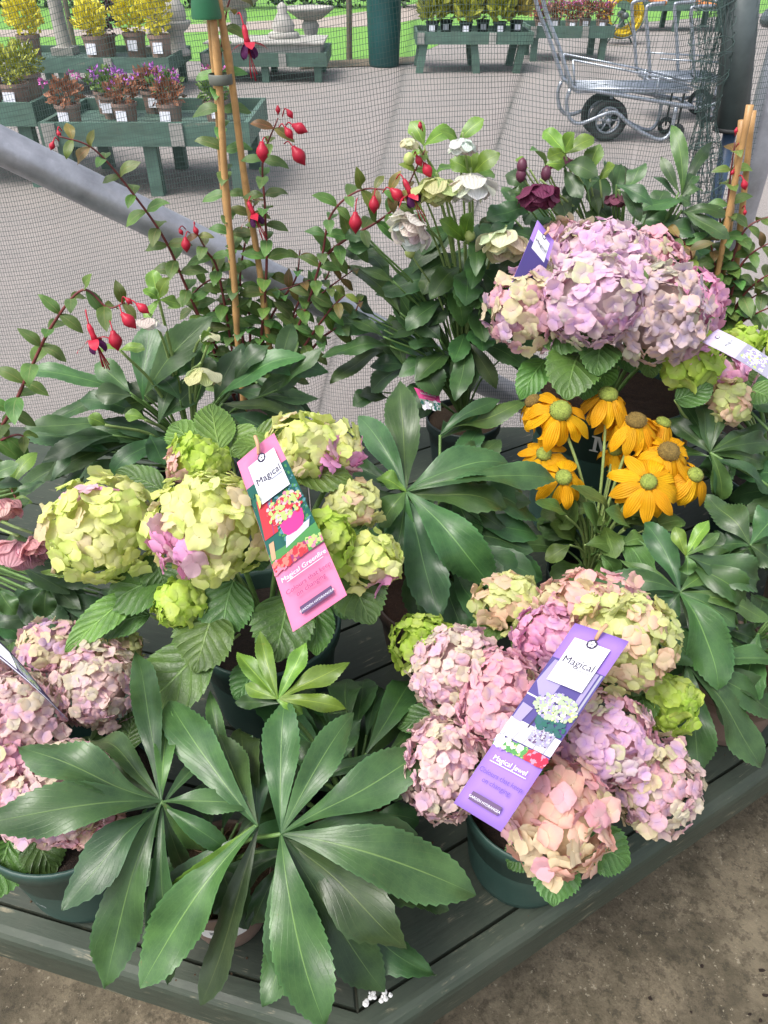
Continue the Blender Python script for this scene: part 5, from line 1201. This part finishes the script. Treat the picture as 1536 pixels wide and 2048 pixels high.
for a in ((525, 305, 1.44, 40, 0, (10, -24)), (598, 312, 1.44, 42, .6, (-30, -24)), (578, 267, 1.44, 26, .6, (-20, -12)), (600, 257, 1.44, 34, 1.2, (-30, -2)), (556, 220, 1.46, 16, 0, (0, 10)), (580, 228, 1.46, 20, .6, (-15, 5)), (372, 490, 1.44, 30, 0, (8, -24)), (362, 464, 1.45, 14, .5, (10, -5)), (392, 462, 1.45, 18, .3, (-2, -14)), (711, 446, 1.42, 42, 0, (4, -50)), (748, 410, 1.42, 34, 0, (6, -30)), (855, 341, 1.40, 32, .5, (-22, -18)), (838, 322, 1.40, 24, .5, (-10, -12)), (795, 390, 1.41, 36, .9, (-30, -4)), (118, 268, 1.42, 14, .3, (6, -6)), (104, 292, 1.42, 18, -.5, (14, -10)), (840, 252, 1.42, 14, .2, (5, 10))): bud(t, *a)
for a in ((495, 88, 1.42, 36, .15, (-20, -60)), (508, 430, 1.46, 30, .4, (0, -30)), (822, 388, 1.39, 34, .5, (-30, -30))): fux_open(t, *a)
wig = thing('cane_wigwam', 'bamboo cane wigwam with a green clip rising out of the fuchsia', 'plant support', c)
top = yt(424, -20, 1.47)
for (bx, by, bY), off in (((480, 730, 1.46), (0, -.008, 0)), ((540, 690, 1.50), (.008, .004, 0)), ((478, 720, 1.62), (-.008, .006, 0))):
    b_ = yt(bx, by, bY); tp = top + Vector(off); bb = b_ + (b_ - tp)*((soil.z - b_.z)/(b_.z - tp.z))
    n = 24; pts = [bb.lerp(tp + (tp-bb)*.02, i/n) + Vector((.0015*math.sin(i*.7), 0, 0)) for i in range(n+1)]
    MB().tube(pts, [.0062 + (.0012 if i % 6 == 3 else 0) for i in range(n+1)], 10).build('cane', M_CANE, wig, bb, smooth=True)
q = yt(411, 14, 1.465); MB().lathe(q, [(.024, -.016), (.025, -.012), (.019, .03), (.017, .05), (0, .052)], 20).build('clip', M_CLIP, wig, q, smooth=True)
q = yt(441, 158, 1.47); MB().lathe(q, [(.0195, -.008), (.0205, -.007), (.0205, .007), (.0195, .008)], 16).build('band', M_BAND, wig, q, smooth=True)
c = Vector((-.95, 1.18, TZ))
t = thing('potted_fuchsia', 'fuchsia sending one arching flowering shoot over the bench end', 'potted plant', c)
pot(t, c, .085, .066, .14, M_POTK); soil = c + Vector((0, 0, .11))
fuchsia(t, soil, 1.12, [([(-90, 960), (5, 850), (60, 740), (105, 650), (165, 580), (215, 615), (250, 605)], -.02), ([(-80, 1000), (-20, 900), (30, 870), (60, 880)], 0), ([(-80, 1000), (0, 960), (40, 1010)], -.05)], g6, .03)
for a in ((231, 682, 1.06, 42, .1, (-12, -40)), (258, 642, 1.06, 40, .7, (-20, -30)), (286, 617, 1.06, 30, .9, (-30, -8)), (258, 602, 1.06, 18, .8, (-14, 6)), ): bud(t, *a)
fux_open(t, 190, 680, 1.06, 36, .25, (-18, -60))
c = Vector((.86, 1.52, TZ))
t = thing('potted_fuchsia', 'twiggy fuchsia on canes beside the galvanised post', 'potted plant', c)
pot(t, c, .085, .066, .14, M_POTK); soil = c + Vector((0, 0, .11))
fuchsia(t, soil, 1.48, [([(1430, 700), (1440, 560), (1452, 460), (1460, 360), (1470, 285)], 0), ([(1430, 700), (1410, 600), (1390, 540), (1380, 500)], -.05), ([(1440, 700), (1470, 560), (1500, 510), (1550, 480)], -.03), ([(1440, 680), (1480, 600), (1520, 560), (1560, 540)], -.04), ([(1435, 690), (1460, 540), (1490, 460), (1545, 430)], 0), ([(1430, 690), (1400, 560), (1370, 490), (1350, 470)], -.03), ([(1440, 690), (1490, 640), (1550, 610)], -.06), ([(1435, 700), (1450, 600), (1460, 520), (1440, 440), (1450, 400)], .02), ([(1430, 700), (1420, 620), (1430, 540), (1420, 480)], -.02), ([(1440, 700), (1480, 650), (1500, 600), (1540, 580)], -.02)], g6, .024)
for a in ((1489, 370, 1.44, 22, .4, (-16, -14)), (1472, 262, 1.46, 12, 0, (-2, 10)), (1480, 300, 1.46, 12, .4, (-8, -6)), (1465, 345, 1.46, 12, -.3, (4, -8)), (1490, 425, 1.44, 12, .2, (-6, -8))): bud(t, *a)
wig = thing('cane_wigwam', 'pair of pale bamboo canes standing against the galvanised post', 'plant support', c)
for (x0, y0, x1, y1, Yv) in ((1500, 210, 1436, 540, 1.46), (1505, 222, 1470, 560, 1.49), (1484, 240, 1448, 540, 1.52)):
    tp, b_ = yt(x0, y0, Yv), yt(x1, y1, Yv); bb = b_ + (b_-tp)*((soil.z - b_.z)/(b_.z - tp.z)); n = 18
    MB().tube([bb.lerp(tp, i/n) for i in range(n+1)], [.0056 + (.0011 if i % 5 == 3 else 0) for i in range(n+1)], 10).build('cane', M_CANE, wig, bb, smooth=True)
# ================================================================== TAGS AND LABELS
T_PINK = flatmat('tag_pink', (.66, .19, .34)); T_PUR = flatmat('tag_purple', (.29, .17, .56)); T_WH = flatmat('tag_white', (.74, .76, .82)); T_INK = flatmat('tag_ink', (.045, .035, .07))
T_INKP = flatmat('tag_dull_ink', (.30, .05, .16)); T_INKV = flatmat('tag_violet_ink', (.13, .07, .34)); T_BAR = flatmat('tag_bar', (.115, .07, .15)); T_DK = flatmat('tag_teal', (.03, .10, .11), var=.3); T_G1 = flatmat('tag_green', (.08, .26, .08)); T_G2 = flatmat('tag_deep_green', (.02, .11, .09)); T_G3 = flatmat('tag_lime', (.42, .55, .18))
T_RED = flatmat('tag_red', (.50, .045, .06)); T_ROSE = flatmat('tag_rose', (.70, .22, .32)); T_HOT = flatmat('tag_hot_pink', (.72, .05, .25)); T_VIO = flatmat('tag_violet', (.075, .06, .22)); T_LAV = flatmat('tag_lavender', (.30, .26, .46)); T_GREY = flatmat('tag_grey', (.30, .30, .38)); T_PALE = flatmat('tag_pale', (.55, .54, .62)); T_HOLE = flatmat('tag_loop', (.55, .33, .20))
def emblem(tg, x, y, r):
    tg.disc(x, y, r, T_INK, 24)
    for k in range(5):
        a = 1.57 + k*1.2566
        tg.put([(x + .42*r*math.cos(a) + .30*r*math.cos(b*.785), y + .42*r*math.sin(a) + .30*r*math.sin(b*.785), k*3e-6) for b in range(8)], [tuple(range(8))], T_WH)
def slabs(tg, x, y, size, spec, mat, sx=1.0):
    """small serif bars: spec = list of (dx, dy, length) in letter heights"""
    tg.lay += .00004
    V = []; Fc = []
    for i, (dx, dy, ln) in enumerate(spec):
        k = len(V); x0 = x + (dx - ln/2)*size*sx; x1 = x + (dx + ln/2)*size*sx; y0 = y + dy*size; y1 = y0 + .055*size
        V += [(x0, y0), (x1, y0), (x1, y1), (x0, y1)]; Fc.append((k, k+1, k+2, k+3))
    tg.put(V, Fc, mat, 'lettering')
def common(tg, name, ink, bar):
    w, l = tg.w, tg.l
    tg.text(name, w*.5, l*.245, w*.125, T_WH); tg.rect(w*.14, l*.233, w*.86, l*.236, T_WH, 'print', 1)
    tg.text('Colours that keep', w*.5, l*.175, w*.118, ink); tg.text('on changing', w*.5, l*.138, w*.118, ink)
    tg.rect(w*.2, l*.045, w*.8, l*.085, bar, 'print', 1); tg.text('GARDEN HYDRANGEA', w*.5, l*.056, w*.062, T_WH)
def white_box(tg):
    w, l = tg.w, tg.l
    tg.rect(w*.17, l*.68, w*.83, l*.92, T_WH, 'print', 2); emblem(tg, w*.5, l*.915, w*.095)
    tg.text('Magical', w*.5, l*.785, w*.2, T_INK); tg.rect(w*.52, l*.768, w*.78, l*.7725, T_GREY, 'print', 1)
def loop(tg, top):
    p = tg.at(tg.w*.5, tg.l*.965, .0012); q = Vector(top)
    MB().tube(smoothpath([p - (q-p)*.2, p + tg.n*.006 + (q-p)*.3, q], 5), [.0022]*10 + [.0022] if False else .0024, 7).build('tie', T_HOLE, tg.o, p, smooth=True)
# pink tag
tg = Tag('plant_tag', 'tall pink printed tag hanging over the lime green hydrangea', [zt(474, 925, .975), zt(548, 866, .985), zt(694, 1190, .875), zt(586, 1264, .865)], .065, .235, T_PINK, .004)
w, l = tg.w, tg.l
tg.rect(0, l*.36, w, l*.82, T_G2, 'print', 3)
scatter(tg, w*.3, l*.42, w*.98, l*.81, 420, .0024, [T_DK, T_G1, T_G2, flatmat('tag_leafblue', (.10, .24, .30))], 4)
tg.poly([(w*.02, l*.5), (w*.3, l*.5), (w*.42, l*.72), (w*.1, l*.72)], T_RED); tg.poly([(w*.2, l*.5), (w*.22, l*.5), (w*.33, l*.72), (w*.3, l*.72)], T_INKP)
tg.poly([(0, l*.365), (w, l*.365), (w, l*.42), (w*.3, l*.41), (0, l*.42)], T_G1)
tg.poly([(w*.33, l*.395), (w*.85, l*.42), (w*.92, l*.455), (w*.4, l*.45)], T_PALE); tg.poly([(w*.02, l*.38), (w*.1, l*.38), (w*.16, l*.47), (w*.06, l*.47)], T_HOLE)
tg.poly([(w*(.36 + .0), l*.52), (w*.38, l*.47), (w*.45, l*.445), (w*.62, l*.44), (w*.76, l*.45), (w*.84, l*.48), (w*.87, l*.53), (w*.6, l*.545)], T_HOT)
scatter(tg, w*.2, l*.53, w*.95, l*.66, 240, .0030, [T_ROSE, flatmat('tag_blush', (.74, .45, .46)), T_RED, T_G3], 8, lambda x, y: ((x-w*.55)/(w*.40))**2 + ((y-l*.59)/(l*.07))**2 < 1)
tg.rect(0, l*.305, w*.35, l*.365, T_RED, 'print', 1); scatter(tg, w*.02, l*.308, w*.34, l*.362, 46, .0032, [T_ROSE, T_RED, flatmat('tag_coral', (.74, .20, .16))], 5)
tg.rect(w*.35, l*.305, w*.68, l*.37, T_INKP, 'print', 1); scatter(tg, w*.37, l*.31, w*.66, l*.366, 40, .0036, [T_RED, flatmat('tag_coral', (.74, .20, .16)), T_RED], 6)
tg.rect(w*.68, l*.305, w, l*.37, T_G1, 'print', 1); scatter(tg, w*.7, l*.31, w*.98, l*.366, 40, .0034, [T_G3, T_G1, T_ROSE, T_G3], 7)
white_box(tg); common(tg, 'Magical Greenfire', T_INKP, T_BAR); loop(tg, tg.at(w*.5, l*1.02, .004) + Vector((0, .004, .006)))
# purple tag
tg = Tag('plant_tag', 'tall purple printed tag lying across the peach and lilac hydrangea', [zt(1150, 1246, .885), zt(1258, 1283, .885), zt(1002, 1664, .785), zt(907, 1606, .785)], .062, .235, T_PUR, .003)
w, l = tg.w, tg.l
tg.rect(0, l*.36, w, l*.80, T_VIO, 'print', 3)
tg.poly([(w*.02, l*.66), (w*.2, l*.60), (w*.42, l*.62), (w*.45, l*.78), (w*.08, l*.79)], T_LAV); tg.poly([(w*.82, l*.55), (w*.9, l*.55), (w*.9, l*.795), (w*.82, l*.795)], T_LAV); tg.poly([(w*.93, l*.55), (w*.97, l*.55), (w*.97, l*.795), (w*.93, l*.795)], T_GREY)
tg.poly([(0, l*.585), (w*.45, l*.575), (w*.45, l*.583), (0, l*.593)], T_PALE)
tg.poly([(0, l*.365), (w, l*.365), (w, l*.45), (w*.55, l*.455), (0, l*.46)], T_PALE)
for k in range(5): tg.poly([(w*(.05 + .2*k), l*.366), (w*(.065 + .2*k), l*.366), (w*(.12 + .19*k), l*.452), (w*(.11 + .19*k), l*.452)], T_GREY)
tg.poly([(w*.03, l*.455), (w*.2, l*.45), (w*.26, l*.53), (w*.04, l*.54)], T_LAV); tg.poly([(w*.36, l*.44), (w*.385, l*.44), (w*.42, l*.53), (w*.40, l*.53)], T_INK)
tg.poly([(w*.48, l*.40), (w*.56, l*.385), (w*.74, l*.385), (w*.86, l*.40), (w*.88, l*.47), (w*.46, l*.47)], T_GREY); scatter(tg, w*.49, l*.39, w*.85, l*.468, 130, .0012, [T_PALE, T_LAV, T_BAR], 12)
scatter(tg, w*.4, l*.46, w*.95, l*.52, 60, .0034, [T_G2, T_DK], 13)
scatter(tg, w*.2, l*.5, w*.99, l*.64, 420, .0026, [T_G3, flatmat('tag_cream', (.66, .68, .50)), T_LAV, flatmat('tag_sage', (.34, .42, .28))], 14, lambda x, y: ((x-w*.60)/(w*.38))**2 + ((y-l*.573)/(l*.065))**2 < 1)
tg.rect(0, l*.305, w*.62, l*.355, T_G1, 'print', 1); scatter(tg, w*.01, l*.31, w*.2, l*.352, 18, .004, [T_PUR, T_LAV, T_WH], 15); scatter(tg, w*.2, l*.31, w*.6, l*.352, 50, .0034, [T_G3, T_G3, T_G1, flatmat('tag_cream', (.66, .68, .50))], 16)
tg.rect(w*.62, l*.305, w, l*.355, T_RED, 'print', 1); scatter(tg, w*.64, l*.31, w*.98, l*.352, 34, .004, [T_RED, T_ROSE, flatmat('tag_crimson', (.38, .02, .06))], 17)
white_box(tg); common(tg, 'Magical Jewel', T_INKV, T_BAR); loop(tg, tg.at(w*.53, l*1.03, .006))
# small purple tag at the lilac hydrangea
tg = Tag('plant_tag', 'small purple tag standing up behind the lilac hydrangea heads', [yt(1075, 440, 1.27), yt(1108, 482, 1.26), yt(1060, 640, 1.20), yt(1012, 590, 1.20)], .055, .2, T_PUR, .002)
w, l = tg.w, tg.l; tg.rect(0, l*.2, w, l*.75, T_VIO, 'print', 2); white_box(tg)
loop(tg, tg.at(w*.5, l*1.03, .004))
# pale tag on the small hydrangea
tg = Tag('plant_tag', 'pale lilac printed tag sticking out of the small lime hydrangea', [yt(1404, 684, 1.12), yt(1436, 658, 1.15), yt(1568, 736, 1.05), yt(1552, 768, 1.02)], .055, .16, flatmat('tag_pale_lilac', (.52, .44, .66)), .004)
w, l = tg.w, tg.l; tg.rect(w*.15, l*.60, w*.85, l*.88, T_WH, 'print', 2); tg.rect(0, l*.12, w, l*.55, T_GREY, 'print', 2); scatter(tg, w*.1, l*.2, w*.9, l*.52, 150, .004, [T_G3, T_WH, flatmat('tag_cream', (.66, .68, .50)), T_LAV], 22); emblem(tg, w*.5, l*.9, w*.08)
tg.text('Magical', w*.5, l*.72, w*.16, T_INK)
# dark tag edge over the pale pink hydrangea
tg = Tag('plant_tag', 'dark purple tag seen nearly edge-on among the pale pink heads', [zt(-40, 1245, .86), zt(-30, 1295, .845), zt(137, 1442, .765), zt(92, 1388, .79)], .055, .2, flatmat('tag_dark_violet', (.075, .055, .13)), .006)
w, l = tg.w, tg.l; tg.rect(w*.2, l*.62, w*.85, l*.84, T_WH, 'print', 2); scatter(tg, w*.25, l*.3, w*.85, l*.6, 200, .0035, [T_G3, flatmat('tag_sage', (.34, .42, .28)), T_GREY], 31); tg.rect(w*.93, 0, w, l, T_PALE, 'print', 2)
# small pot labels
def pot_label(label, quad, rows):
    tg = Tag('pot_label', label, quad, .05, .045, flatmat('label_magenta', (.50, .05, .20)), .003, cat='plant label')
    w, l = tg.w, tg.l
    tg.rect(0, 0, w, l*.45, flatmat('label_photo', (.22, .26, .22)), 'print', 1); scatter(tg, w*.05, l*.02, w*.95, l*.43, 24, .006, [T_WH, T_PALE, T_G2], rows)
    if rows % 2: tg.text('Helleborus', w*.5, l*.7, w*.15, T_WH); tg.rect(w*.25, l*.54, w*.75, l*.58, T_ROSE, 'print', 1)
    return tg
pot_label('magenta pot label tucked in the brown pot of the flowerless hellebore', [zt(912, 1172, .625), zt(968, 1158, .63), zt(960, 1200, .60), zt(905, 1222, .598)], 41)
pot_label('magenta pot label at the foot of the white hellebore', [yt(828, 775, 1.45), yt(878, 788, 1.45), yt(882, 822, 1.42), yt(846, 816, 1.42)], 43)
pot_label('pink pot label in the taupe pot at the bench corner', [zt(440, 1772, .60), zt(488, 1786, .60), zt(494, 1842, .572), zt(446, 1826, .572)], 44)
